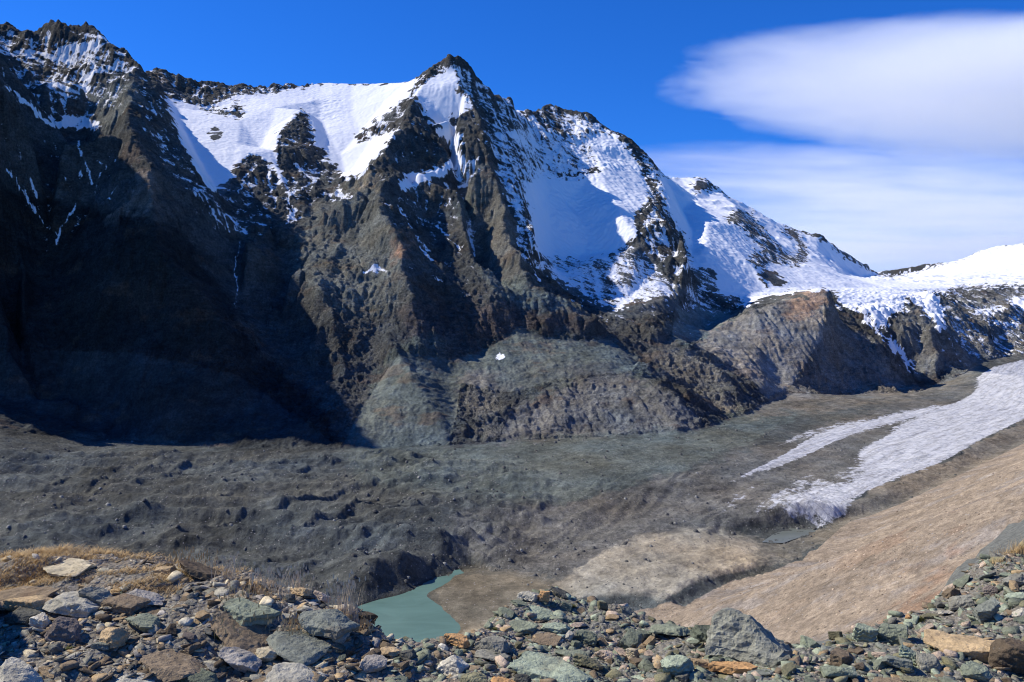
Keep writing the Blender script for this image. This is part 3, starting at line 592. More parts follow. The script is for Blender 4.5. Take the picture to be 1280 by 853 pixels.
Z = Z+np.where(slopeP, .5*(ridged(X/15, Y/15, 4, .6, seed=107)-.6)*sstep(150,700,Y), 0)
Z = Z+sstep(700,1100,Y)*Rw*(4.2*(ridged(X/27+Z/70, Y/40+Z/50, 4, .58, seed=101)-.65)+2.0*(ridged((X+Z*.7)/12, Z/15+Y/40, 3, .6, seed=103)-.6))
# joints: the rock breaks into blocks along its dipping beds
def blocks(x, y, seed):
    xi = np.floor(x).astype(np.int32); yi = np.floor(y).astype(np.int32)
    best = np.full(x.shape, 9e9, np.float32); val = np.zeros(x.shape, np.float32)
    for dx in (-1,0,1):
        for dy in (-1,0,1):
            cx, cy = xi+dx, yi+dy; h = _perm[(_perm[(cx+seed*13) & 255]+cy+seed*7) & 255]; h2 = _perm[h+57]; h3 = _perm[h2+91]
            d = (cx+h/255.-x)**2+(cy+h2/255.-y)**2; m = d < best
            best = np.where(m, d, best); val = np.where(m, h3/255.-.5+.5*((x-cx-.5)*((h & 15)/15-.5)+(y-cy-.5)*((h2 & 15)/15-.5)), val)
    return val
dipP = Z+.30*X-.12*Y+14*fbm(X/70, Z/60, 3, seed=171)
rockM = np.where(floorP | slopeP, 0, np.clip(R, 0, 1))*sstep(1900,2100,Y)*sstep(6500,5000,Y)
Z = Z+rockM*(7.0*blocks((X+.3*Z)/34, dipP/21, 1)+4.0*blocks((X-.2*Z)/15, dipP/9, 2))
V = CV-Z/Y*F

# cover of every point of the ground
jx = fbm(X/40, Z/40+Y/90, 4, seed=111)*np.clip(Y/450, 1.2, 7); jy = fbm(X/40+31, Z/40+Y/90, 4, seed=113)*np.clip(Y/520, 1.0, 6)
Uj, Vj = U+jx, V+jy
snow = paint(sstep(500, 1500, Z)*.35, SNOW, Uj, Vj, Y); 
for wd_, pl in RILLS:
    pl = np.array(pl, np.float32)
    sel = np.nonzero((U > pl[:,0].min()-5) & (U < pl[:,0].max()+5) & (V > pl[:,1].min()-5) & (V < pl[:,1].max()+5) & (Y > 2000))
    u, v = U[sel]+jx[sel]*.5, V[sel]+jy[sel]*.5; d = np.full(u.shape, 99.0, np.float32)
    for k in range(len(pl)-1):
        a_, b_ = pl[k], pl[k+1]; e = b_-a_; t_ = np.clip(((u-a_[0])*e[0]+(v-a_[1])*e[1])/(e@e), 0, 1)
        d = np.minimum(d, np.hypot(u-a_[0]-e[0]*t_, v-a_[1]-e[1]*t_))
    snow[sel] = np.maximum(snow[sel], np.where(d < wd_*1.1, .78-.25*d/wd_, 0))
snow[floorP | slopeP] = 0
tj = 9*fbm(X/110+3, Z/70+Y/160, 5, .6, seed=181); tk = 7*fbm(X/110+13, Z/70+Y/160, 5, .6, seed=183); tj = np.where(floorP | slopeP, tj*.9, tj); tk = np.where(floorP | slopeP, tk*.7, tk)
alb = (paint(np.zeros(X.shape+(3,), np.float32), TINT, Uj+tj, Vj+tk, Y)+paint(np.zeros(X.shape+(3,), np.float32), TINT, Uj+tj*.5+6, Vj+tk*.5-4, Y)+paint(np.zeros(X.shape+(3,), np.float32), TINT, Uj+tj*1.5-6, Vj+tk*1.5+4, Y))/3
mslope = slopeP & ~((Y > 1300) & (nsP < 6))
alb[mslope] = (.33,.25,.18)
ice = 0
for k in range(-5, 6):          # feathered along the flow of the ice
    qx = 4*k+5*fbm(ttP/50, nsP/12, 4, seed=151+k); qy = -2.0*k+3*fbm(ttP/60, nsP/14, 4, seed=161+k)
    sc_ = np.clip(2000/Y, .3, 1.2)
    uu, vv = U+qx*sc_*.8, V+qy*sc_*.8
    ice = ice+(paint(np.zeros(X.shape, np.float32), ICE, uu, vv, Y)-.8*paint(np.zeros(X.shape, np.float32), DIRT, uu, vv, Y))/11
ice[~floorP | mslope] = 0; ice = ice.astype(np.float32)
gy_, gx_ = np.gradient(Z, axis=0)/np.gradient(Y, axis=0), np.gradient(Z, axis=1)/np.gradient(X, axis=1)
slope = np.hypot(gx_, gy_)
Hs = blur(G1.H, 3); conc = np.clip(G1.sample(X, Y, Hs-G1.H)/4, -1.5, 1.5)*w
veins = ridged(X/85+Z/260, Z/150-X/240, 4, .6, seed=121)-.75
strata = fbm((X*.35+Z)/14, X/90, 4, .6, seed=123)
part = (snow > .01) & (snow < .8)
sn2 = snow+np.where(part, .14*conc+.16*veins+np.where((U<185)&(V<165),.34,.22)*strata-.14*sstep(1.1,2.6,slope), -.12*sstep(1.3,2.6,slope))
snow = np.where(snow > .005, sn2, -1.0).astype(np.float32)
# colour variety
n1 = fbm(X/150, Z/110+Y/260, 5, .6, seed=131); n2 = fbm(X/28, Z/22+Y/40, 4, .6, seed=133)
alb = alb*(1+.30*n1+.22*n2)[...,None]
warm = .6*fbm(X/230+50, Z/160+Y/300, 4, .55, seed=137)
alb = alb*np.stack([1+.14*warm, np.ones_like(warm), 1-.16*warm], -1)
rust = .6*sstep(.45,.8,fbm(X/190+7, Z/120+Y/200, 4, .6, seed=139))*(~(floorP|slopeP))
alb = alb*(1-rust[...,None]*.55)+np.array([.17,.095,.06])*rust[...,None]*.55
wq = 18*fbm(X/60, Y/60, 3, seed=140)
st = fbm((ttP+wq)/34, (nsP+wq)/90, 6, .68, seed=141); st2 = fbm((ttP+wq)/80+4, nsP/220, 5, .6, seed=143); gv = sstep(.2,.75,fbm((ttP+wq)/60+20, nsP/150, 6, .65, seed=145))
ms = mslope[...,None]
alb = np.where(ms, np.array([.305,.243,.172])*(1+.10*st+.15*st2)[...,None]*(1-gv[...,None]*.5)+np.array([.30,.275,.245])*gv[...,None]*.5*(1+.2*st)[...,None], alb)
rs = mslope*sstep(.12,.55,fbm((ttP+wq)/110+9, nsP/120, 5, .62, seed=147))*sstep(200,420,nsP)
alb = alb*(1-rs[...,None]*.5)+np.array([.30,.165,.09])*rs[...,None]*.5
wet = (sstep(-327.4,-329.0,Z)*floorP*(Y < 1420))[...,None]; alb = alb*(1-.42*wet)
alb = alb*np.where((floorP & ~mslope)[...,None], np.array([.93,1.0,.97]), 1.0)*np.where((~floorP & ~slopeP)[...,None], np.array([1.08,1.18,1.15]), 1.0)
alb = np.clip(alb, .012, .6).astype(np.float32)
# ------------------------------------------------------------------ materials
class NT:
    def __init__(s, name):
        s.m = bpy.data.materials.new(name); s.m.use_nodes = True; s.t = s.m.node_tree; s.t.nodes.clear()
        s.out = s.n('ShaderNodeOutputMaterial')
    def n(s, typ, **kw):
        nd = s.t.nodes.new(typ)
        for k, v in kw.items(): setattr(nd, k, v)
        return nd
    def l(s, a, b): s.t.links.new(a, b)
    def val(s, sock, v):
        if hasattr(v, 'is_output'): s.l(v, sock)
        else: sock.default_value = v
    def math(s, op, a, b=0.0, clamp=False):
        nd = s.n('ShaderNodeMath', operation=op, use_clamp=clamp); s.val(nd.inputs[0], a); s.val(nd.inputs[1], b); return nd.outputs[0]
    def mix(s, f, a, b, mode='MIX'):
        nd = s.n('ShaderNodeMix', data_type='RGBA', blend_type=mode); s.val(nd.inputs[0], f)
        s.val(nd.inputs[6], a if hasattr(a,'is_output') else (*a,1)); s.val(nd.inputs[7], b if hasattr(b,'is_output') else (*b,1)); return nd.outputs[2]
    def attr(s, name, col=False):
        nd = s.n('ShaderNodeAttribute', attribute_name=name); return nd.outputs['Color' if col else 'Fac']
    def noise(s, vec, scale, detail=4, rough=.6, dist=0.0):
        nd = s.n('ShaderNodeTexNoise'); nd.inputs['Scale'].default_value = scale; nd.inputs['Detail'].default_value = detail
        nd.inputs['Roughness'].default_value = rough; nd.inputs['Distortion'].default_value = dist
        if vec is not None: s.l(vec, nd.inputs['Vector'])
        return nd.outputs['Fac']
    def vor(s, vec, scale, feature='F1', out='Distance'):
        nd = s.n('ShaderNodeTexVoronoi', feature=feature); nd.inputs['Scale'].default_value = scale
        if vec is not None: s.l(vec, nd.inputs['Vector'])
        return nd.outputs[out]
    def ss(s, a, b, x):
        nd = s.n('ShaderNodeMapRange', interpolation_type='SMOOTHSTEP'); s.val(nd.inputs[0], x)
        nd.inputs[1].default_value = a; nd.inputs[2].default_value = b; return nd.outputs[0]
    def mapr(s, x, a, b, c, d):
        nd = s.n('ShaderNodeMapRange'); s.val(nd.inputs[0], x)
        for i, v in enumerate((a,b,c,d)): nd.inputs[i+1].default_value = v
        return nd.outputs[0]
    def scaled(s, vec, sc):
        nd = s.n('ShaderNodeVectorMath', operation='MULTIPLY'); s.l(vec, nd.inputs[0]); nd.inputs[1].default_value = sc; return nd.outputs[0]
    def pos(s): return s.n('ShaderNodeNewGeometry').outputs['Position']
    def objc(s): return s.n('ShaderNodeTexCoord').outputs['Object']
    def bump(s, h, strength, dist, normal=None):
        nd = s.n('ShaderNodeBump'); s.val(nd.inputs['Strength'], strength); nd.inputs['Distance'].default_value = dist; s.l(h, nd.inputs['Height'])
        if normal is not None: s.l(normal, nd.inputs['Normal'])
        return nd.outputs[0]
    def bsdf(s, col, rough=.9, spec=.15, normal=None, **kw):
        b = s.n('ShaderNodeBsdfPrincipled'); s.val(b.inputs['Base Color'], col if hasattr(col,'is_output') else (*col,1))
        s.val(b.inputs['Roughness'], rough); s.val(b.inputs['Specular IOR Level'], spec)
        if normal is not None: s.l(normal, b.inputs['Normal'])
        for k, v in kw.items(): s.val(b.inputs[k], v)
        s.l(b.outputs[0], s.out.inputs[0]); return b

def terrain_material():
    t = NT('mountain_ground')
    p = t.pos(); alb = t.attr('albedo', True); sn = t.attr('snow'); ice = t.attr('ice')
    n_f = t.noise(p, .16, 7, .68); n_m = t.noise(p, .035, 6, .6); n_s = t.noise(t.scaled(p, (.02,.02,.11)), 1.0, 6, .62, .6)
    lum = t.math('MULTIPLY', t.mapr(n_f, .32, .68, .55, 1.48), t.mapr(n_m, .32, .68, .78, 1.24))
    lum = t.math('MULTIPLY', lum, t.mapr(n_s, .3, .7, .82, 1.18))
    lum = t.math('MULTIPLY', lum, t.mapr(t.noise(p, .75, 5, .7), .33, .67, .66, 1.38))
    cm = t.attr('calm'); lum = t.math('ADD', t.math('MULTIPLY', lum, t.math('SUBTRACT', 1.0, t.math('MULTIPLY', cm, .45))), t.math('MULTIPLY', cm, .45))
    col = t.n('ShaderNodeVectorMath', operation='SCALE'); t.l(alb, col.inputs[0]); t.l(lum, col.inputs['Scale'])
    # scattered stones
    vd = t.n('ShaderNodeTexVoronoi'); vd.inputs['Scale'].default_value = .22; t.l(p, vd.inputs['Vector'])
    sep = t.n('ShaderNodeSeparateColor'); t.l(vd.outputs['Color'], sep.inputs[0])
    spot = t.math('MULTIPLY', t.ss(.30,.14,vd.outputs['Distance']), t.ss(.70,.76,sep.outputs[0]))
    pale = t.math('MULTIPLY', spot, t.attr('stony'))
    c2 = t.mix(t.math('MULTIPLY', pale, .8), col.outputs[0], t.mix(t.ss(.3,.5,sep.outputs[1]), (.05,.045,.04), (.36,.33,.30)))
    # bare ice
    i_n = t.math('ADD', ice, t.mapr(t.noise(p, .05, 8, .7), .3, .7, -.40, .40)); i_m = t.ss(.40, .66, i_n)
    def dot(v):
        nd = t.n('ShaderNodeVectorMath', operation='DOT_PRODUCT'); t.l(p, nd.inputs[0]); nd.inputs[1].default_value = v; return nd.outputs['Value']
    fl = t.n('ShaderNodeCombineXYZ'); t.l(dot((.006,.0067,0)), fl.inputs[0]); t.l(dot((.06,-.053,0)), fl.inputs[1])
    dirt = t.math('ADD', t.math('MULTIPLY', t.noise(fl.outputs[0], 1.0, 8, .7, .3), .6), t.math('MULTIPLY', t.noise(p, .12, 6, .75), .4))
    icol = t.mix(t.ss(.45,.62,dirt), (.64,.64,.64), (.36,.35,.335))
    ck = t.n('ShaderNodeTexVoronoi', feature='DISTANCE_TO_EDGE'); ck.inputs['Scale'].default_value = 1.0; fw = t.n('ShaderNodeCombineXYZ'); t.l(dot((.052,.058,0)), fw.inputs[0]); t.l(dot((.016,-.014,0)), fw.inputs[1]); t.l(fw.outputs[0], ck.inputs['Vector'])
    icol = t.mix(t.math('MULTIPLY', t.ss(.10,.0,ck.outputs['Distance']), .55), icol, (.20,.22,.25))
    col = t.mix(i_m, c2, icol)
    # snow
    s_n = t.math('ADD', sn, t.mapr(t.noise(t.scaled(p,(.11,.11,.17)), 1.0, 8, .75), .3, .7, -.26, .26)); s_m = t.ss(.41, .57, s_n)
    col = t.mix(s_m, col, (.83,.84,.86))
    h = t.math('ADD', t.math('MULTIPLY', n_f, 1.0), t.math('MULTIPLY', t.noise(p, .6, 4, .6), .25))
    def edge(sc):
        nd = t.n('ShaderNodeTexVoronoi', feature='DISTANCE_TO_EDGE'); nd.inputs['Scale'].default_value = 1.0; t.l(t.scaled(p, sc), nd.inputs['Vector']); return nd.outputs['Distance']
    rk = t.ss(.22, .02, cm)
    h = t.math('ADD', h, t.math('MULTIPLY', rk, t.math('ADD', t.math('MULTIPLY', t.ss(0, .12, edge((.05,.05,.11))), .55), t.math('MULTIPLY', t.ss(0, .15, edge((.13,.13,.3))), .35))))
    bs = t.math('MULTIPLY', t.math('SUBTRACT', 1.0, t.math('MULTIPLY', s_m, .82)), t.math('SUBTRACT', 1.0, t.math('MULTIPLY', cm, .55)))
    nrm = t.bump(h, bs, 5.0)
    t.bsdf(col, .95, .08, nrm)
    return t.m
# ------------------------------------------------------------------ building the setting from the grid
def tag(o, label=None, cat=None, group=None, kind=None):
    if label: o['label'] = label
    if cat: o['category'] = cat
    if group: o['group'] = group
    if kind: o['kind'] = kind
    return o
def np_mesh(name, co, quads, attrs=None, mat=None, smooth=True, tris=False):
    k = 3 if tris else 4
    me = bpy.data.meshes.new(name)
    me.vertices.add(len(co)); me.vertices.foreach_set('co', np.ascontiguousarray(co, np.float32).ravel())
    me.loops.add(quads.size); me.loops.foreach_set('vertex_index', np.ascontiguousarray(quads, np.int32).ravel())
    me.polygons.add(len(quads)); me.polygons.foreach_set('loop_start', np.arange(0, quads.size, k, dtype=np.int32))
    if smooth: me.polygons.foreach_set('use_smooth', np.ones(len(quads), bool))
    for key, a in (attrs or {}).items():
        if a.ndim == 2:
            at = me.attributes.new(key, 'FLOAT_COLOR', 'POINT'); at.data.foreach_set('color', np.concatenate([a, np.ones((len(a),1))], 1).astype(np.float32).ravel())
        else:
            at = me.attributes.new(key, 'FLOAT', 'POINT'); at.data.foreach_set('value', a.astype(np.float32).ravel())
    me.update()
    ob = bpy.data.objects.new(name, me); COL.objects.link(ob)
    if mat: me.materials.append(mat)
    return ob
n_, m_ = X.shape
stony = ((floorP | slopeP)*1.0).astype(np.float32)
calm = np.where(floorP, .45, np.where(slopeP, .6, 0)).astype(np.float32)
calm[inside([(690,726),(760,690),(830,662),(895,660),(992,690),(992,702),(905,716),(860,732),(830,748),(700,748)], U, V) | inside([(528,742),(540,734),(575,716),(640,716),(700,728),(720,745),(640,800),(560,806)], U, V)] = .85
calm = np.maximum(calm, .55*np.clip((.8-R)/.5, 0, 1)*(~(floorP | slopeP)))
ZONE = np.full(X.shape, 1, np.int8)
def zone(k, y0, y1, poly): ZONE[inside(poly, U, V) & (Y >= y0) & (Y <= y1)] = k
zone(0, 900, 4600, [(-2000,-900),(120,-900),(200,125),(218,160),(241,204),(258,235),(275,250),(300,288),(296,340),(300,390),(340,450),(380,505),(425,562),(-2000,562)])
ZONE[(Y > 3600) & (U < 130)] = 1
zone(2, 3700, 20000, [(813,198),(822,100),(1118,100),(1118,352),(1050,360),(1000,358),(960,362),(925,384),(885,368),(862,345),(846,345),(848,300),(838,262)])
ZONE[(Y > 5000) & (U > 822)] = 2
ZONE[(Y > 7600) & (U > 1000)] = 3
zone(4, 2700, 3900, [(806,438),(835,425),(868,430),(905,403),(940,386),(985,373),(1040,358),(1046,380),(1080,415),(1108,436),(1152,487),(1150,500),(955,512),(932,520),(890,540)])
zone(5, 3300, 7000, [(1050,384),(1062,360),(1120,352),(1420,350),(1900,350),(1900,445),(1260,447),(1225,454),(1205,470),(1150,490),(1135,465),(1105,436),(1075,415)])
ZONE[floorP] = 6
fl_flat = (inside([(528,745),(540,734),(575,716),(640,714),(700,716),(760,690),(830,662),(895,660),(990,690),(1010,668),(1057,650),(1062,662),(1000,706),(905,734),(850,770),(700,790),(560,806)], U, V) & (Y < 1700) & floorP)
ZONE[fl_flat] = 7
ZONE[mslope | (Y < 905)] = 8
info = [('mountain','dark steep rocky mountain with sparse snow on its summit, left of the hanging glacier'),
        ('mountain','tallest rock pyramid with bright snowfields on its shoulders and a sharp double summit'),
        ('mountain','long snow covered ridge sloping down from the great peak to the ice saddle'),
        ('mountain','smooth white snow dome on the far skyline beyond the ice saddle'),
        ('rocky_hill','bare brown rock hill with a rusty top standing above the glacier tongue'),
        ('rock_face','brown rock cliff with an icefall spilling over it above the glacier'),
        ('glacier','valley glacier with a bright ice tongue and grey rubble covered ice'),
        ('gravel_flat','pale gravel and silt flat between the lake and the glacier snout'),
        ('moraine_slope','long tan moraine slope running down to the meltwater gully')]
MAT_T = terrain_material()
idx = np.arange(n_*m_, dtype=np.int64).reshape(n_, m_)
quads = np.stack([idx[:-1,:-1], idx[:-1,1:], idx[1:,1:], idx[1:,:-1]], -1).reshape(-1, 4)
fz = ZONE[:-1,:-1].ravel()
allco = np.stack([X, Y, Z], -1).reshape(-1, 3)
for k, (nm, lab) in enumerate(info):
    q = quads[fz == k]
    if not len(q): continue
    u_, inv = np.unique(q, return_inverse=True)
    o = np_mesh(nm, allco[u_], inv.reshape(-1, 4), dict(albedo=alb.reshape(-1,3)[u_], snow=snow.ravel()[u_], ice=ice.ravel()[u_], stony=stony.ravel()[u_], calm=calm.ravel()[u_]), MAT_T)
    tag(o, lab, nm.replace('_', ' '), kind='structure')

# ------------------------------------------------------------------ lake and meltwater pond
def water_material(name, col, rough):
    t = NT(name); p = t.pos()
    n = t.noise(t.scaled(p, (.012,.03,.02)), 1.0, 5, .65, .8)
    c = t.mix(t.mapr(n, .3, .7, 0, 1), tuple(x*.84 for x in col), tuple(x*1.14 for x in col))
    w = t.noise(t.scaled(p, (1,1,1)), .5, 3, .6)
    t.bsdf(c, rough, .35, t.bump(w, .12, .3)); return t.m
def flat_water(name, pts, z, mat, label, cat):
    bm = bmesh.new(); top = [bm.verts.new(PZ(u, v, z)) for u, v in pts]
    bm.faces.new(top); bmesh.ops.triangulate(bm, faces=bm.faces[:]); bmesh.ops.recalc_face_normals(bm, faces=bm.faces[:])
    me = bpy.data.meshes.new(name); bm.to_mesh(me); bm.free(); me.materials.append(mat)
    o = bpy.data.objects.new(name, me); COL.objects.link(o); return tag(o, label, cat, kind='structure')
flat_water('lake', [(425,760),(460,748),(500,733),(545,716),(575,712),(582,718),(566,727),(545,736),(538,742),(556,757),(570,768),(590,785),(575,806),(540,820),(450,830),(420,790)], -330, water_material('lake_water', (.125,.215,.178), .2), 'milky turquoise meltwater lake below the grey glacier front', 'lake')
flat_water('meltwater_pond', [(952,678),(965,669),(985,660),(1015,656),(1038,656),(1030,664),(1006,670),(978,679)], -324.2, water_material('pond_water', (.15,.165,.135), .3), 'small grey green pool under the glacier snout', 'pond')

# ------------------------------------------------------------------ loose boulders and rubble on the ice, the flats and the moraine slope
def tgrid(u, y):            # row and column of the terrain grid for a place
    j = np.clip(np.searchsorted(ys, y)-1, 0, len(ys)-2); i = np.clip(np.searchsorted(us, u)-1, 0, len(us)-2)
    fy = (y-ys[j])/(ys[j+1]-ys[j]); fx = (u-us[i])/(us[i+1]-us[i])
    z = (Z[j,i]*(1-fx)+Z[j,i+1]*fx)*(1-fy)+(Z[j+1,i]*(1-fx)+Z[j+1,i+1]*fx)*fy
    return j, i, z
def rubble():
    g = np.random.RandomState(44); n = 70000
    u = g.uniform(-60, 1340, n); y = 1/g.uniform(1/2600, 1/280, n)
    j, i, z = tgrid(u, y); x = (u-CU)/F*y
    fl_, ms_ = floorP[j,i], mslope[j,i]
    cl = fbm(x/90, y/90, 4, .6, seed=401)
    keep = (fl_ | ms_) & (ice[j,i] < .3) & (g.rand(n) < np.clip(.35+.9*cl, .04, 1)*np.where(calm[j,i] > .8, .25, 1)) & ~((z < -328) & (y < 1300))
    u, y, z, x, ms_ = u[keep], y[keep], z[keep], x[keep], ms_[keep]; n = len(x)
    sz = np.where(ms_, .5, .9)*(1+.9*g.rand(n))+np.where(ms_, 2.4, 5.0)*g.rand(n)**7
    sz = sz*np.clip(y/1100, .45, 1.3)
    base = np.where(ms_[:,None], np.array([[.30,.235,.17]]), np.array([[.125,.125,.115]]))
    tone = base*np.where(g.rand(n)[:,None] < .25, g.uniform(1.4,2.2,n)[:,None], g.uniform(.6,1.2,n)[:,None])
    tv = np.array([(-.5,-.4,-.3),(.5,-.45,-.3),(.55,.4,-.3),(-.45,.5,-.3),(-.3,-.3,.32),(.32,-.2,.42),(.25,.3,.3),(-.3,.22,.36)], np.float32)
    tq = np.array([(0,1,5,4),(1,2,6,5),(2,3,7,6),(3,0,4,7),(4,5,6,7)])
    co = tv[None]*(1+.5*g.uniform(-.5,.5,(n,8,3))); a = g.rand(n)*6.283; ca, sa = np.cos(a)[:,None], np.sin(a)[:,None]
    co = np.stack([co[...,0]*ca-co[...,1]*sa, co[...,0]*sa+co[...,1]*ca, co[...,2]*.85+.12], -1)*sz[:,None,None]+np.stack([x, y, z], -1)[:,None,:]
    t = NT('valley_rubble'); p = t.pos(); sc = t.n('ShaderNodeVectorMath', operation='SCALE'); t.l(t.attr('tone', True), sc.inputs[0]); t.l(t.mapr(t.noise(p, 2.0, 4, .6), .3, .7, .75, 1.25), sc.inputs['Scale']); t.bsdf(sc.outputs[0], .95, .1)
    o = np_mesh('rubble', co.reshape(-1,3), (tq[None]+(np.arange(n)*8)[:,None,None]).reshape(-1,4), dict(tone=np.repeat(tone, 8, 0)), t.m, smooth=False)
    tag(o, 'scattered boulders and rubble over the glacier debris and the moraine slope', 'rubble', kind='stuff'); print('rubble', n)
rubble()
# snow sheet beyond the ridges, hidden from here, added to brighten the cloud undersides
fx_, fy_ = np.meshgrid(np.linspace(-60000, 60000, 61), np.linspace(11300, 70000, 31)); fz_ = 250+140*fbm(fx_/9000, fy_/9000, 4, seed=411)
ii = np.arange(fx_.size).reshape(fx_.shape); t = NT('bounce_snow'); t.bsdf(t.mix(t.ss(.45,.6,t.noise(t.pos(), .0006, 6, .6)), (.72,.74,.77), (.22,.21,.2)), .9, .1)
tag(np_mesh('snow_bounce_sheet', np.stack([fx_, fy_, fz_], -1).reshape(-1,3), np.stack([ii[:-1,:-1], ii[:-1,1:], ii[1:,1:], ii[1:,:-1]], -1).reshape(-1,4), None, t.m), 'unseen snow sheet beyond the far ridges, added to brighten the clouds', 'terrain', kind='structure')
# ------------------------------------------------------------------ the hillside under the camera
NF = []
def nearer(p): return (p[0], p[1], 4.7+(p[2]-4.7)*.45 if 4.7 < p[2] < 14 else p[2])
def N(*pts): NF.append([P(*nearer(p)) for p in pts])
def NW(*pts): NF.append([tuple(p) for p in pts])
NW((-16,-8,-1.3),(0,-8,-1.2),(16,-8,-.6)); NW((-16,2,-1.8),(-3,2,-1.92),(0,2,-1.95),(3,2,-1.95),(16,2,-.6))
N((-700,860,4.6),(-100,860,4.6),(240,866,4.7),(480,872,4.7),(640,868,4.8),(1000,872,4.8),(1400,860,4.9),(2200,760,5.4))
N((-600,745,6.6),(0,758,6.6),(150,757,6.6),(300,762,6.6),(420,800,5.9),(480,818,5.9))
N((-600,700,8.4),(0,712,8.2),(100,705,8.5),(200,712,8.2),(300,738,7.4))
EDGE = [(-900,684,9.0),(-400,686,9.6),(-150,690,9.6),(0,690,9.6),(60,686,9.7),(150,684,9.6),(200,692,9.2),(240,705,8.8),(300,723,8.3),(340,738,7.9),(400,754,7.4),(450,770,6.9),(470,793,6.6),(500,806,6.4),(540,809,6.5),(570,803,6.8),(585,790,7.2),(600,774,7.8),(620,760,8.6),(645,748,9.4),(665,740,9.8),(690,737,10.0),(720,742,10.0),(755,751,9.8),(800,764,9.2),(840,776,8.8),(880,785,8.4),(930,797,8.0),(985,824,7.2),(1010,814,7.6),(1040,802,8.0),(1070,787,8.6),(1100,774,9.2),(1140,760,9.8),(1175,747,10.2),(1190,730,10.6),(1210,708,11.2),(1240,694,11.6),(1290,678,12.0),(1400,652,12.6),(1700,600,12.6)]
N(*EDGE)
N((640,790,7.6),(700,776,8.2),(780,790,7.9)); N((600,826,6.1),(700,826,6.2),(850,822,6.6),(950,838,6.0))
N((1100,802,7.4),(1200,772,8.2),(1280,742,8.8),(1400,690,9.5)); N((1150,832,6.0),(1280,802,6.6),(1450,760,7.0)); N((1240,715,10.4),(1290,700,10.6))
for dy, dz in ((.5,-.55),(1.3,-1.5),(4,-4.2)):
    NW(*[(x*(1+dy/y*.6), y+dy, z+dz) for (x, y, z) in [P(*nearer(e)) for e in EDGE]])
NW((-40,20,-10.5),(-12,20,-10.5),(0,20,-10.5),(8,20,-10.5),(11,21,-10.2)); NW((-60,62,-28),(0,62,-28),(30,62,-28))
# grey scree bank beyond the near edge on the right
N((1178,745,24),(1188,726,25),(1200,706,27),(1232,674,30),(1262,652,33),(1292,634,36),(1420,590,42)); N((1130,815,20),(1170,790,19),(1210,755,18.5),(1260,725,18),(1340,690,18),(1500,640,19))
N((1100,850,24),(1140,830,30),(1180,790,36),(1240,740,48),(1300,700,60))
# unseen bank added at the left, high enough to shade the hollow below it
NW((-4.3,6.6,-1.85),(-3.75,6.0,-1.82),(-3.50,5.6,-1.80),(-3.25,5.2,-1.80),(-3.0,4.7,-1.85)); NW((-4.75,5.9,-.7),(-4.4,5.6,-.35),(-4.15,5.25,-.4),(-4.1,4.8,-.9)); NW((-5.6,5.8,-.2),(-7,5.8,-.3)); NW((-5.4,6.6,-1.7),(-7,6.8,-1.7)); NW((-4.4,4.2,-1.6),(-7,4.0,-1.6))
NW((26,2,2.0),(24,10,.5)); NW((60,2,8),(60,30,2),(60,64,-10)); NW((-60,2,-2),(-60,12,-5),(-60,30,-14)); NW((60,-8,8),(-60,-8,-1))
def tin_local(feats):
    vs, es, z, key = [], [], [], {}
    for line in feats:
        prev = None
        for (x, y, h) in line:
            k = (round(x,2), round(y,2))
            if k not in key: key[k] = len(vs); vs.append(Vector((x, y))); z.append(h)
            i = key[k]
            if prev is not None and prev != i: es.append((prev, i))
            prev = i
    ov, oe, of, ovi = delaunay_2d_cdt(vs, es, [], 0, 1e-4, True)[:4]
    zz = []
    for n, v in enumerate(ov):
        if ovi[n]: zz.append(z[ovi[n][0]])
        else:
            d = sorted(((v-p).length, h) for p, h in zip(vs, z))[:3]
            zz.append(sum(h/(q+1e-3) for q, h in d)/sum(1/(q+1e-3) for q, h in d))
    return np.array([(v.x, v.y) for v in ov]), np.array(zz), [tuple(f) for f in of]
TV, TZ, TF = tin_local(NF)
NG = Grid(-9, 10, 1.2, 10.4, .03); NG.H = blur(NG.H, 3)
NC = Grid(-58, 58, -7.6, 61.5, .35)
nX, nY = np.meshgrid(NG.xs, NG.ys); nX = nX.astype(np.float32); nY = nY.astype(np.float32)
NG.H = NG.H+(.07*fbm(nX/1.3, nY/1.3, 4, seed=201)+.022*fbm(nX/.5, nY/.5, 3, seed=203))*sstep(1.5,3.5,nY)+.026*(ridged(nX/.35, nY/.35, 3, .55, seed=205)-.7)+.012*fbm(nX/.09, nY/.09, 2, seed=207)
def gz(x, y):
    x = np.asarray([x], np.float32); y = np.asarray([y], np.float32)
    if x[0] < -8.9 or x[0] > 9.9 or y[0] > 10.3 or y[0] < 1.3: return float(NC.sample(x, y)[0])
    return float(NG.sample(x, y)[0])
def ground_hit(u, v):           # where the sight line through a pixel of the survey photo meets the near ground
    y = np.arange(3.0, 10.3, .015, dtype=np.float32); x = (u-CU)/F*y; z = (CV-v)/F*y
    below = NG.sample(np.clip(x, -9, 10), y) > z
    if not below.any(): return None
    k = int(np.argmax(below)); return float(x[k]), float(y[k]), float(z[k])

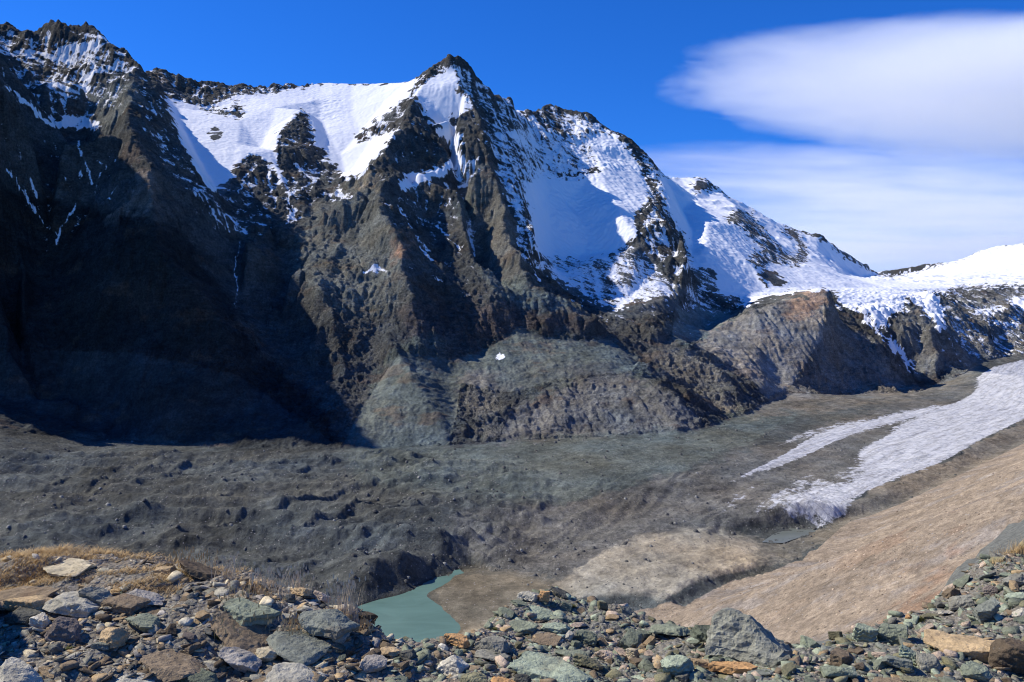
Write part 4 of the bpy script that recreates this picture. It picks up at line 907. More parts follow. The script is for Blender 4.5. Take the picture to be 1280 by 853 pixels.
def near_material():
    t = NT('rubble_ground'); p = t.pos()
    n1 = t.noise(p, 1.3, 5, .6); n2 = t.noise(p, 7, 6, .65); n3 = t.noise(p, 38, 4, .65)
    vd = t.n('ShaderNodeTexVoronoi'); vd.inputs['Scale'].default_value = 26; t.l(p, vd.inputs['Vector'])
    vb = t.n('ShaderNodeTexVoronoi'); vb.inputs['Scale'].default_value = 60; t.l(p, vb.inputs['Vector'])
    sep = t.n('ShaderNodeSeparateColor'); t.l(vd.outputs['Color'], sep.inputs[0]); sep2 = t.n('ShaderNodeSeparateColor'); t.l(vb.outputs['Color'], sep2.inputs[0])
    br = t.attr('brown')
    base = t.mix(t.math('ADD', br, t.mapr(n1, .3, .7, -.35, .35), True), (.19,.19,.15), (.245,.195,.14))
    peb = t.mix(sep.outputs[0], (.13,.13,.11), (.42,.38,.31))
    peb2 = t.mix(sep2.outputs[1], (.10,.10,.09), (.30,.28,.24))
    c = t.mix(t.math('MULTIPLY', t.ss(.42,.30,vd.outputs['Distance']), t.ss(.35,.6,sep.outputs[1])), t.mix(t.ss(.5,.32,vb.outputs['Distance']), base, peb2), peb)
    lum = t.math('MULTIPLY', t.mapr(n2, .25, .75, .65, 1.3), t.mapr(n3, .25, .75, .7, 1.3))
    sc = t.n('ShaderNodeVectorMath', operation='SCALE'); t.l(c, sc.inputs[0]); t.l(lum, sc.inputs['Scale'])
    h = t.math('ADD', t.math('MULTIPLY', vd.outputs['Distance'], -.9), t.math('ADD', n2, t.math('MULTIPLY', n3, .5)))
    t.bsdf(sc.outputs[0], .95, .1, t.bump(h, .9, .035)); return t.m
MAT_N = near_material()
brown = np.clip(.75-.5*sstep(-.5,.6,nX)+.25*fbm(nX/1.5,nY/1.5,3,seed=211), 0, 1).astype(np.float32)
ii = np.arange(nX.size).reshape(nX.shape)
q = np.stack([ii[:-1,:-1], ii[:-1,1:], ii[1:,1:], ii[1:,:-1]], -1).reshape(-1, 4)
tag(np_mesh('ground', np.stack([nX, nY, NG.H], -1).reshape(-1,3), q, dict(brown=brown.ravel()), MAT_N), 'stony ground of the near ridge with rubble and dry turf', 'ground', kind='structure')
# the rest of the hillside: a coarser sheet that runs on below and behind, with a hole where the near ground lies
def scree_material():
    t = NT('scree_bank'); p = t.pos()
    n1 = t.noise(p, .35, 6, .65); n2 = t.noise(p, 5, 6, .7)
    vd = t.n('ShaderNodeTexVoronoi'); vd.inputs['Scale'].default_value = 5; t.l(p, vd.inputs['Vector'])
    c = t.mix(n1, (.19,.20,.165), (.25,.245,.21)); sc = t.n('ShaderNodeVectorMath', operation='SCALE'); t.l(c, sc.inputs[0]); t.l(t.math('MULTIPLY', t.mapr(n2,.25,.75,.6,1.4), t.mapr(vd.outputs['Distance'],0,.7,1.15,.8)), sc.inputs['Scale'])
    t.bsdf(sc.outputs[0], .95, .1, t.bump(t.math('ADD', n2, n1), .8, .25)); return t.m
cX, cY = np.meshgrid(NC.xs, NC.ys)
cH = NC.H+.25*fbm(cX/3, cY/3, 4, seed=221)-.12
ii = np.arange(cX.size).reshape(cX.shape); q = np.stack([ii[:-1,:-1], ii[:-1,1:], ii[1:,1:], ii[1:,:-1]], -1).reshape(-1, 4)
mx, my = cX[:-1,:-1].ravel(), cY[:-1,:-1].ravel()
keep = ~((mx > -8.5) & (mx < 9.4) & (my > 1.6) & (my < 9.7))
q = q[keep]; u_, inv = np.unique(q, return_inverse=True)
tag(np_mesh('hillside', np.stack([cX, cY, cH], -1).reshape(-1,3)[u_], inv.reshape(-1,4), None, scree_material()), 'grey scree hillside falling away below the near ridge', 'hillside', kind='structure')

# ------------------------------------------------------------------ rocks
def stone_material(name, source):
    t = NT(name)
    if source == 'object':
        c0 = t.n('ShaderNodeObjectInfo').outputs['Color']; rnd = t.t.nodes[-1].outputs['Random']; p0 = t.objc()
        off = t.n('ShaderNodeVectorMath', operation='ADD'); t.l(p0, off.inputs[0]); cb = t.n('ShaderNodeCombineXYZ'); t.l(t.math('MULTIPLY', rnd, 37.0), cb.inputs[0]); t.l(cb.outputs[0], off.inputs[1]); p = off.outputs[0]
    else:
        c0 = t.attr('tone', True); p = t.pos()
    n1 = t.noise(p, 4.5, 6, .65, .4); n2 = t.noise(p, 24, 6, .7); n3 = t.noise(t.scaled(p, (5,5,42)), 1.0, 5, .65, .3); n4 = t.noise(p, 90, 3, .6)
    lum = t.math('MULTIPLY', t.mapr(n1,.28,.72,.72,1.25), t.mapr(n2,.25,.75,.72,1.3))
    lum = t.math('MULTIPLY', lum, t.math('MULTIPLY', t.mapr(n3,.3,.7,.8,1.2), t.mapr(n4,.3,.7,.82,1.18)))
    sc = t.n('ShaderNodeVectorMath', operation='SCALE'); t.l(c0, sc.inputs[0]); t.l(lum, sc.inputs['Scale'])
    # rusty weathering and pale lichen
    rust = t.math('MULTIPLY', t.ss(.56,.74,t.noise(p, 3.1, 5, .6, .6)), .45)
    c = t.mix(rust, sc.outputs[0], (.20,.12,.065))
    lich = t.math('MULTIPLY', t.ss(.60,.70,t.noise(p, 13, 5, .7)), .4)
    c = t.mix(lich, c, (.34,.34,.29))
    h = t.math('ADD', t.math('MULTIPLY', n3, .6), t.math('ADD', n2, t.math('MULTIPLY', n4, .4)))
    t.bsdf(c, .88, .2, t.bump(h, .75, .02)); return t.m
MAT_R = stone_material('weathered_stone', 'object'); MAT_G = stone_material('gravel_stone', 'attribute')

def rock_bm(rnd, sx, sy, sz, kind, fine=True):
    """One rock: a block cut by random planes, edges worn, then roughened. Stands on z = 0, its long side along x."""
    bm = bmesh.new(); bmesh.ops.create_cube(bm, size=1.0)
    def cut(n, d):
        n = Vector(n).normalized()
        r = bmesh.ops.bisect_plane(bm, geom=bm.verts[:]+bm.edges[:]+bm.faces[:], plane_co=n*d, plane_no=n, clear_outer=True)
        e = [x for x in r['geom_cut'] if isinstance(x, bmesh.types.BMEdge)]
        if e: bmesh.ops.edgenet_fill(bm, edges=e)
    if kind == 'slab':
        m = rnd.randint(5, 7) if fine else rnd.randint(3, 4); a0 = rnd.uniform(0, 6.28)
        for k in range(m):
            a = a0+k*6.283/m+rnd.uniform(-.35,.35); cut((math.cos(a), math.sin(a), rnd.uniform(-.35,.45)), rnd.uniform(.36,.50))
        cut((rnd.uniform(-.12,.12), rnd.uniform(-.12,.12), 1), rnd.uniform(.40,.47))
        if rnd.random() < .6: cut((rnd.uniform(-.6,.6), rnd.uniform(-.6,.6), 1), rnd.uniform(.42,.52))
    elif kind == 'block':
        for k in range(5): cut((rnd.uniform(-1,1), rnd.uniform(-1,1), rnd.uniform(-.3,1)), rnd.uniform(.45,.56))
        cut((rnd.uniform(-.2,.2), rnd.uniform(-.2,.2), 1), .45)
    elif kind == 'wedge':
        s = rnd.choice((-1, 1)); cut((s*rnd.uniform(.8,1.2), rnd.uniform(-.3,.3), 1), rnd.uniform(.14,.24))
        for k in range(4): cut((rnd.uniform(-1,1), rnd.uniform(-1,1), rnd.uniform(0,.7)), rnd.uniform(.42,.55))
    else:                                   # boulder
        for k in range(9):
            n = Vector((rnd.gauss(0,1), rnd.gauss(0,1), rnd.gauss(.25,.8))); cut(n, rnd.uniform(.40,.52))
    bmesh.ops.scale(bm, vec=(sx, sy, sz), verts=bm.verts[:])
    s = (sx*sy*sz)**(1/3)
    bmesh.ops.remove_doubles(bm, verts=bm.verts[:], dist=s*.02)
    if fine:
        bmesh.ops.bevel(bm, geom=bm.edges[:], offset=s*.028, segments=1, profile=.5, affect='EDGES', clamp_overlap=True)
        bmesh.ops.triangulate(bm, faces=bm.faces[:])
        for it in range(4):
            lim = max(sx, sy, sz)*(.30, .17, .10, .065)[it]
            ed = [e for e in bm.edges if e.calc_length() > lim]
            if not ed: continue
            bmesh.ops.subdivide_edges(bm, edges=ed, cuts=1, use_grid_fill=False); bmesh.ops.triangulate(bm, faces=[f for f in bm.faces if len(f.verts) > 3])
        co = np.array([v.co[:] for v in bm.verts], np.float32); bm.normal_update(); no = np.array([v.normal[:] for v in bm.verts], np.float32)
        o = rnd.uniform(0, 50); q = co/s
        d = .030*(fbm(q[:,0]*1.9+o, q[:,1]*1.9+q[:,2]*1.3, 3, seed=3)+fbm(q[:,2]*2.3+o, q[:,0]*1.7-q[:,1], 3, seed=5))
        layer = .018*np.sin(q[:,2]*26+3*fbm(q[:,0]*2+o, q[:,1]*2, 2, seed=8)*2)*(1-np.abs(no[:,2]))
        d = d+layer*(2.0 if kind == 'slab' else 1.0)+.022*fbm(q[:,0]*7+o, q[:,1]*7+q[:,2]*5, 3, seed=9)
        for v, n, k in zip(bm.verts, no, d): v.co += Vector(n)*float(k)*s
    lo = min(v.co.z for v in bm.verts)
    bmesh.ops.translate(bm, vec=(0,0,-lo), verts=bm.verts[:])
    return bm
def rock_mesh(seed, sx, sy, sz, kind):
    bm = rock_bm(random.Random(seed), sx, sy, sz, kind); me = bpy.data.meshes.new('rock'); bm.to_mesh(me); bm.free(); me.materials.append(MAT_R)
    for p_ in me.polygons: p_.use_smooth = False
    return me
CLR = {'cream':(0.594,0.504,0.324),'brown':(0.249,0.187,0.115),'tan':(0.466,0.336,0.180),'dark grey':(0.106,0.103,0.081),'pale grey':(0.445,0.410,0.310),'grey':(0.249,0.236,0.180),'green grey':(0.244,0.263,0.176),'pale green':(0.360,0.399,0.270),
       'rusty':(0.530,0.304,0.126),'lavender grey':(0.382,0.341,0.275),'white':(0.700,0.640,0.486),'dark green':(0.138,0.152,0.101),'olive':(0.228,0.210,0.117),'purple grey':(0.201,0.163,0.131),'pinkish':(0.530,0.410,0.288),'blue grey':(0.217,0.226,0.176),'dark brown':(0.127,0.095,0.059)}
ROCKS = []
def put_rock(me, u, v, colour, label, yaw, tilt=(0,0), sink=.12, scale=1.0, h=.1, group=None, name='rock', jit=.0, rnd=random):
    hit = ground_hit(u, v)
    if hit is None: return None
    o = bpy.data.objects.new(name, me); COL.objects.link(o)
    x, y, z = hit
    # stand it on the slope it lies on
    e = .09; nx = -(gz(x+e,y)-gz(x-e,y))/(2*e); ny = -(gz(x,y+e)-gz(x,y-e))/(2*e)
    n = Vector((nx*.8, ny*.8, 1)).normalized()
    rot = Vector((0,0,1)).rotation_difference(n) @ Matrix.Rotation(yaw, 3, 'Z').to_quaternion() @ Matrix.Rotation(tilt[0], 3, 'X').to_quaternion() @ Matrix.Rotation(tilt[1], 3, 'Y').to_quaternion()
    o.rotation_mode = 'QUATERNION'; o.rotation_quaternion = rot
    o.location = (x, y, z-sink*h); o.scale = (scale,)*3
    c = CLR[colour]; k = 1+rnd.uniform(-jit, jit); o.color = (c[0]*k, c[1]*k, c[2]*k, 1)
    tag(o, label, 'rock', group); ROCKS.append((o, u, v, colour))
    return o
# u, v of the foot, width and height in survey pixels, shape, colour, tilt, label, short name
HERO = [
 (87,713,68,16,'slab','cream',(0,0),'cream flat slab lying alone in the dry grass by the drop','the cream slab'),
 (24,750,84,17,'slab','brown',(0,.05),'long brown slab jutting in above the tan block at the photo edge','the long brown slab'),
 (40,762,50,24,'block','tan',(0,.08),'squarish tan block resting on a dark grey block','the squarish tan block'),
 (29,778,38,22,'block','dark grey',(0,0),'dark grey block under the squarish tan block','the dark grey block'),
 (92,764,64,29,'boulder','pale grey',(0,.1),'pale grey streaked boulder just right of the tan block','the streaked boulder'),
 (124,753,32,27,'wedge','grey',(0,0),'pointed grey stone standing up behind the pale streaked boulder','the pointed grey stone'),
 (158,760,46,22,'block','brown',(0,0),'blunt brown grey block with a flat top, beside the pointed grey stone','the blunt brown block'),
 (183,752,46,17,'slab','lavender grey',(0,.12),'light grey slanted slab leaning against the blunt brown block','the leaning light slab'),
 (180,784,46,21,'boulder','green grey',(0,0),'green grey flat topped boulder below the leaning light slab','the flat topped boulder'),
 (142,806,36,28,'boulder','tan',(0,0),'rounded tan boulder with a pale top, amid darker slabs','the rounded tan boulder'),
 (130,810,26,14,'boulder','blue grey',(0,0),'small blue grey stone touching the rounded tan boulder','the blue grey stone'),
 (80,797,44,31,'slab','purple grey',(.1,.45),'dark purple grey slab tilted steeply down beside the shaded hollow','the tilted purple slab'),
 (50,782,20,17,'block','white',(0,.2),'small whitish stone wedged between dark grey block and tilted purple slab','the whitish stone'),
 (217,838,76,26,'slab','brown',(0,-.05),'broad brown flat slab low in the left rubble','the broad brown slab'),
 (245,856,42,31,'wedge','dark green',(0,0),'dark green wedge with a lit face against the broad brown slab','the dark green wedge'),
 (298,834,52,32,'boulder','lavender grey',(0,.1),'lavender grey boulder with a sloping bright top','the lavender boulder'),
 (170,858,56,13,'slab','pale grey',(0,0),'pale flat slab cut by the lower photo edge, below the broad brown slab','the pale edge slab'),
 (20,862,66,40,'boulder','pale grey',(0,.2),'large grey white boulder in the lower left photo corner','the corner boulder'),
 (311,774,66,30,'slab','green grey',(-.12,0),'thick green grey slab with an overhanging black shadowed front','the overhanging slab'),
 (208,719,24,15,'block','tan',(0,0),'tan block on the grassy brink beside a big dark slab','the brink block'),
 (254,721,74,21,'slab','dark brown',(-.2,.12),'big dark brown slab tilted on the grassy brink','the big dark brink slab'),
 (308,800,92,26,'slab','brown',(0,.12),'very wide brown grey slab dipping right, below the overhanging slab','the wide dipping slab'),
 (372,810,78,22,'slab','blue grey',(-.08,.05),'flat blue grey slab with a dark undercut front','the undercut slab'),
 (407,790,64,36,'boulder','blue grey',(0,0),'dark blue grey boulder with a brown face above the lake brink','the brink boulder'),
 (377,744,26,13,'block','tan',(0,0),'tan stone in the dry grass on the brink above the brink boulder','the grass tan stone'),
 (400,750,19,12,'block','pinkish',(0,0),'small pale tan stone perched at the brink end of the grass','the perched stone'),
 (335,826,28,22,'boulder','cream',(0,0),'cream round stone between lavender boulder and undercut slab','the cream round stone'),
 (368,852,68,29,'slab','pale grey',(0,.14),'pale slanting slab low beside the cream round stone','the pale slanting slab'),
 (334,860,70,15,'slab','brown',(0,0),'brownish slab cut by the lower photo edge under the lavender boulder','the brownish edge slab'),
 (467,837,32,22,'boulder','lavender grey',(0,0),'lavender grey stone alone in fine gravel below the lake','the gravel lavender stone'),
 (485,817,28,12,'slab','tan',(0,0),'flat tan stone at the foot of the dark brink below the lake','the flat tan stone'),
 (508,822,24,17,'wedge','dark grey',(0,.2),'dark slanted stone beside the flat tan stone','the dark slanted stone'),
 (570,806,28,18,'block','rusty',(0,0),'orange squarish block at the left foot of the green mound','the orange block'),
 (567,842,34,29,'boulder','white',(0,0),'whitish quartz boulder below the orange block','the quartz boulder'),
 (553,812,11,9,'block','white',(0,0),'tiny white stone just left of the orange block','the tiny white stone'),
 (661,751,24,15,'block','pale grey',(0,0),'pale grey block on the crown of the green mound','the crown block'),
 (680,751,12,14,'block','rusty',(0,0),'upright rusty stone right beside the pale crown block','the upright rusty stone'),
 (699,743,26,10,'slab','dark grey',(0,.1),'dark flat slab capping the top of the green mound','the cap slab'),
 (726,745,22,8,'slab','dark brown',(0,.3),'dark slab tilted skyward right of the cap slab','the skyward slab'),
 (675,770,44,13,'slab','pale green',(0,0),'pale green slab lying high on the green mound','the high pale slab'),
 (652,790,38,18,'slab','green grey',(0,-.1),'green slab on the left flank of the mound above a grey block','the left flank slab'),
 (694,791,34,17,'slab','pale green',(0,.05),'bright pale green notched slab in the middle of the mound','the notched slab'),
 (683,803,38,13,'slab','brown',(0,0),'brown flat slab just below the notched pale slab','the flat brown slab'),
 (617,814,40,24,'block','grey',(0,0),'chunky grey block above the quartz boulder','the chunky block'),
 (615,822,42,12,'slab','grey',(0,0),'thin grey slab carrying the chunky grey block','the thin carrying slab'),
 (689,846,94,27,'slab','pale green',(0,-.04),'largest pale green slab, long and thick, low on the mound','the largest green slab'),
 (717,821,44,14,'slab','green grey',(0,0),'green slab propped behind the largest green slab','the propped slab'),
 (736,832,34,18,'wedge','olive',(0,0),'olive wedge touching the end of the largest green slab','the olive wedge'),
 (757,825,25,17,'boulder','pinkish',(0,0),'lumpy pinkish stone up and right of the olive wedge','the lumpy pink stone'),
 (629,858,34,16,'slab','rusty',(0,0),'rusty flat stone cut by the lower photo edge under the green mound','the rusty edge stone'),
 (652,858,18,20,'block','dark grey',(0,0),'dark block touching the rusty edge stone','the dark edge block'),
 (592,856,32,22,'boulder','olive',(0,0),'olive grey boulder below the whitish quartz boulder','the olive boulder'),
 (838,791,48,19,'slab','green grey',(0,.06),'long green slab with a tan broken end, left of the great boulder','the tan ended slab'),
 (847,842,36,30,'slab','pale green',(.15,0),'pale green plate tilted toward the viewer left of the great boulder','the tilted plate'),
 (908,826,52,18,'wedge','green grey',(0,0),'low green wedge leaning on the foot of the great boulder','the leaning wedge'),
 (918,839,50,17,'boulder','rusty',(0,.06),'long orange brown stone in front of the great boulder','the long orange stone'),
 (881,801,42,25,'slab','dark green',(0,.25),'dark green slab slanting down behind the great boulder','the slanting dark slab'),
 (873,833,24,14,'block','tan',(0,0),'tan grey stone between the tilted plate and the long orange stone','the tan grey stone'),
 (951,845,36,14,'slab','blue grey',(0,0),'blue grey slab below the great boulder, right of the orange stone','the lower blue slab'),
 (969,860,40,14,'slab','green grey',(0,0),'green slab cut by the lower photo edge below the great boulder','the green edge slab'),
 (791,823,14,15,'block','cream',(0,0),'cream coloured stone upright between mound and tilted plate','the cream upright stone'),
 (1216,822,106,38,'boulder','tan',(0,-.04),'large half buried tan boulder with a pale crest on the right slope','the half buried boulder'),
 (1262,834,44,44,'block','dark brown',(0,0),'dark cracked block right beside the half buried tan boulder','the cracked block'),
 (1232,775,30,33,'slab','blue grey',(.5,.1),'triangular blue grey plate standing steeply on the right slope','the triangular plate'),
 (1270,733,28,18,'slab','grey',(0,0),'grey slab high on the right slope by the photo edge','the high grey slab'),
 (1202,761,28,20,'boulder','grey',(0,0),'grey boulder left of the triangular blue plate','the grey slope boulder'),
 (1080,802,28,27,'slab','pale green',(.3,.2),'pale green slab leaning on the brink of the right slope','the brink leaning slab'),
 (1116,804,34,28,'boulder','green grey',(0,0),'green grey broken boulder with a dark recess on the right slope','the recessed boulder'),
 (1095,822,26,12,'slab','pinkish',(0,.08),'pinkish white flat stone below the recessed boulder','the pinkish flat stone'),
 (1049,848,38,23,'block','green grey',(0,-.1),'green grey block at the low end of the right slope','the low slope block'),
 (1120,833,34,19,'boulder','blue grey',(0,0),'blue grey boulder right under the pinkish flat stone','the under boulder'),
 (1135,824,28,19,'slab','pale green',(0,.55),'long pale sliver tilted beside the blue grey under boulder','the pale sliver'),
 (1162,837,26,23,'boulder','grey',(0,0),'grey stained boulder between pale sliver and half buried boulder','the stained boulder'),
 (1112,858,38,16,'slab','brown',(0,0),'brown slab cut by the lower photo edge on the right slope','the brown edge slab'),
 (1148,856,40,18,'slab','olive',(0,0),'olive slab next to the brown edge slab','the olive edge slab'),
 (1220,846,36,22,'slab','green grey',(.1,.1),'green grey slab below the half buried boulder','the lower green slab'),
 (1137,777,9,10,'boulder','rusty',(0,0),'small bright orange stone below the right slope brink','the orange pebble'),
 (1240,743,16,14,'boulder','purple grey',(0,0),'purple grey stone above the triangular plate','the purple stone'),
 (1271,753,26,15,'slab','pale green',(0,0),'pale slab by the photo edge under the high grey slab','the pale slope slab'),
]
hr = random.Random(5)
HPOS = []
for k, (u, v, w_, h_, kind, colour, tilt, label, short) in enumerate(HERO):
    hit = ground_hit(u, min(v, 862))
    if hit is None: print('no ground for', short); continue
    y = hit[1]; sx = w_*y/F; dep = .85*sx if kind == 'slab' else .8*sx
    vis = max(.30, -hit[2]/y)
    sz = max((h_-dep/y*F*vis*.8), h_*(.38 if kind == 'slab' else .5))*y/F*1.12
    put_rock(rock_mesh(1000+k*7, sx*1.12, dep, sz, kind), u, min(v, 862), colour, label, hr.uniform(-.62,-.08), (tilt[0]-(.12 if kind in ('block','boulder') else .03), tilt[1]), .05, .92, sz, jit=.06, rnd=hr)
    HPOS.append((u, v-h_*.4, w_, short))
# the great boulder: flat topped, sheer on the left, sloping off to the right
def great_boulder():
    hit = ground_hit(942, 829); y = hit[1]; k = y/F; DS = y/8.2
    out = [(-44,0),(-46,10),(-42,30),(-38,50),(-30,56),(-12,57),(0,54),(14,42),(30,30),(43,22),(46,12),(40,-2)]
    bm = bmesh.new(); ring = []
    for d, sc, sh in ((-.26,.92,0),(-.17,1.0,0),(.02,.99,1.0),(.16,.94,2),(.32,.72,4)):
        ring.append([bm.verts.new(((a*sc+sh)*k, d*DS, (b*sc if d > -.2 else min(b, 14)*sc)*k)) for a, b in out])
    for r0, r1 in zip(ring, ring[1:]):
        for i in range(len(out)): bm.faces.new((r0[i], r0[(i+1) % len(out)], r1[(i+1) % len(out)], r1[i]))
    bm.faces.new(ring[0]); bm.faces.new(list(reversed(ring[-1])))
    bmesh.ops.triangulate(bm, faces=bm.faces[:]); bmesh.ops.recalc_face_normals(bm, faces=bm.faces[:])
    for it in range(5):
        ed = [e for e in bm.edges if e.calc_length() > (.2,.11,.06,.035,.022)[it]]
        if ed: bmesh.ops.subdivide_edges(bm, edges=ed, cuts=1); bmesh.ops.triangulate(bm, faces=[f for f in bm.faces if len(f.verts) > 3])
    bm.normal_update(); co = np.array([v.co[:] for v in bm.verts]); no = np.array([v.normal[:] for v in bm.verts])
    d = .022*fbm(co[:,0]*5+3, co[:,2]*5+co[:,1]*4, 2, seed=3)+.010*fbm(co[:,0]*13, co[:,2]*13+co[:,1]*9, 3, seed=4)+.006*fbm(co[:,0]*40, co[:,2]*40+co[:,1]*30, 2, seed=6)
    for v, n, q_ in zip(bm.verts, no, d): v.co += Vector(n)*float(q_)
    me = bpy.data.meshes.new('boulder'); bm.to_mesh(me); bm.free(); me.materials.append(MAT_R)
    o = bpy.data.objects.new('boulder', me); COL.objects.link(o); o.location = (hit[0], hit[1]+.10, hit[2]-.02); o.rotation_euler = (-.27, 0, -.55); o.scale = (1.12, 1.0, 1.0); o.color = (.29,.285,.215,1)
    tag(o, 'great greenish grey boulder, largest of all, at the edge of the green mound', 'boulder'); ROCKS.append((o, 942, 829, 'green grey')); HPOS.append((942, 800, 90, 'the great boulder'))
great_boulder()

# smaller rocks: 40 shapes, copied
rr = random.Random(77)
SHAPES = []
for k in range(40):
    kind = rr.choice(('slab','slab','slab','slab','slab','block','boulder','wedge')); a = rr.uniform(.55,.9); b = {'slab':rr.uniform(.12,.24),'block':rr.uniform(.45,.7),'boulder':rr.uniform(.5,.75),'wedge':rr.uniform(.4,.6)}[kind]
    SHAPES.append((rock_mesh(3000+k, 1.0, a, b, kind), kind, b))
SIZE = ((7,'tiny'),(12,'small'),(20,'middling'),(99,'broad'))
KIND = {'slab':'flat stone','block':'blocky stone','boulder':'rounded stone','wedge':'wedge shaped stone'}
used = set()
def near_label(u, v, size, colour, kind):
    order = sorted(HPOS, key=lambda p: (p[0]-u)**2+(1.6*(p[1]-v))**2)
    for p in order[:10]:
        dx, dy = u-p[0], (v-p[1])*1.4
        rel = ('right of' if dx > 0 else 'left of') if abs(dx) > abs(dy) else ('below' if dy > 0 else 'above')
        dist = math.hypot(dx, dy)
        for pre in (('just ', '') if dist < 40 else ('', 'well ')):
            lab = f'{size} {colour} {KIND[kind]} {pre}{rel} {p[3]}'
            if lab not in used and len(lab.split()) <= 16: used.add(lab); return lab
    return None
def pal(u, r):
    if u < 520: return r.choice(('brown','grey','grey','lavender grey','tan','purple grey','pale grey','dark grey','green grey','cream','dark brown'))
    return r.choice(('green grey','green grey','pale green','grey','blue grey','olive','brown','dark green','green grey','pinkish','white','tan'))
placed = [(h[0], h[1], h[2]) for h in HPOS]
tries = 0
def spot(r):
    t_ = r.random()
    if t_ < .40: return r.uniform(-10, 520), r.uniform(735, 862)
    if t_ < .72: return r.uniform(560, 990), r.uniform(745, 862)
    return r.uniform(1000, 1290), r.uniform(720, 862)
while len(ROCKS) < 298 and tries < 9000:
    tries += 1
    u, v = spot(rr); w_ = 9+23*rr.random()**1.8
    hit = ground_hit(u, v)
    if hit is None or hit[1] > 12.5: continue
    if any((u-a)**2+(2.2*(v-4-b))**2 < (.42*(c+w_))**2 for a, b, c in placed): continue
    me, kind, b = rr.choice(SHAPES); colour = pal(u, rr)
    size = next(s for lim, s in SIZE if w_ < lim)
    lab = near_label(u, v, size, colour, kind)
    if lab is None: continue
    sc = w_*hit[1]/F
    o = put_rock(me, u, v, colour, lab, rr.uniform(0, 6.28), (rr.uniform(-.3,.15), rr.uniform(-.25,.25)), .15, sc, b*sc, 'loose rocks on the near ridge', jit=.12, rnd=rr)
    placed.append((u, v-4, w_))
print('rocks', len(ROCKS), 'tries', tries)

# gravel: everything smaller, too many to count
def gravel():
    g = np.random.RandomState(9); tmpl = []
    for k in range(14):
        r = random.Random(600+k); kind = r.choice(('slab','slab','slab','slab','block'))
        bm = rock_bm(r, 1, r.uniform(.5,.85), {'slab':r.uniform(.09,.2),'block':.42}[kind], kind, fine=False); bmesh.ops.triangulate(bm, faces=bm.faces[:])
        bm.verts.ensure_lookup_table(); tmpl.append((np.array([v.co[:] for v in bm.verts], np.float32), np.array([[v.index for v in f.verts] for f in bm.faces], np.int32))); bm.free()
    n = 42000
    # even over the picture of the slope, thinner near the camera's feet
    y = 4.2*np.exp(g.rand(n)*np.log(9.6/4.2)); x = (g.uniform(-220, 1500, n)-CU)/F*y
    dens = .5+.5*fbm(x/.8, y/.8, 3, seed=301)
    turf = (x < -1.7) & (y > 5.95)
    keep = (g.rand(n) < np.clip(dens+.35, .2, 1)) & ~(turf & (g.rand(n) < .75)) & (NG.sample(x.astype(np.float32), y.astype(np.float32)) > -2.9)
    x, y = x[keep], y[keep]; z = NG.sample(x.astype(np.float32), y.astype(np.float32)); n = len(x)
    size = (.010+.085*g.rand(n)**4.2)*(.6+y/12)
    left = x < -.7
    cols_l = np.array([CLR[c] for c in ('brown','grey','tan','pale grey','dark grey','lavender grey','brown','dark brown','cream')]); cols_r = np.array([CLR[c] for c in ('green grey','pale green','grey','green grey','brown','olive','blue grey','green grey','pinkish','dark green','tan','pale green','grey')])
    cc = np.where(left[:,None], cols_l[g.randint(0, len(cols_l), n)], cols_r[g.randint(0, len(cols_r), n)])*(g.uniform(.75,1.2,n)[:,None])
    V_, F_, C_ = [], [], []; base = 0
    which = g.randint(0, len(tmpl), n)
    for k, (tv, tf) in enumerate(tmpl):
        s_ = np.nonzero(which == k)[0]
        if not len(s_): continue
        a = g.rand(len(s_))*6.283; ca, sa = np.cos(a), np.sin(a); tx, ty = g.normal(0,.24,len(s_)), g.normal(.10,.26,len(s_))
        px = tv[None,:,0]*ca[:,None]-tv[None,:,1]*sa[:,None]; py = tv[None,:,0]*sa[:,None]+tv[None,:,1]*ca[:,None]; pz = tv[None,:,2]-.06+px*tx[:,None]+py*ty[:,None]
        co = np.stack([px, py, pz], -1)*size[s_][:,None,None]+np.stack([x[s_], y[s_], z[s_]], -1)[:,None,:]
        m = tv.shape[0]; V_.append(co.reshape(-1,3)); F_.append((tf[None]+(np.arange(len(s_))*m)[:,None,None]+base).reshape(-1,3)); C_.append(np.repeat(cc[s_], m, 0)); base += m*len(s_)
    o = np_mesh('gravel', np.concatenate(V_), np.concatenate(F_), dict(tone=np.concatenate(C_)), MAT_G, smooth=False, tris=True)
    tag(o, 'loose gravel and small broken stones strewn over the near ridge', 'gravel', kind='stuff')
gravel()

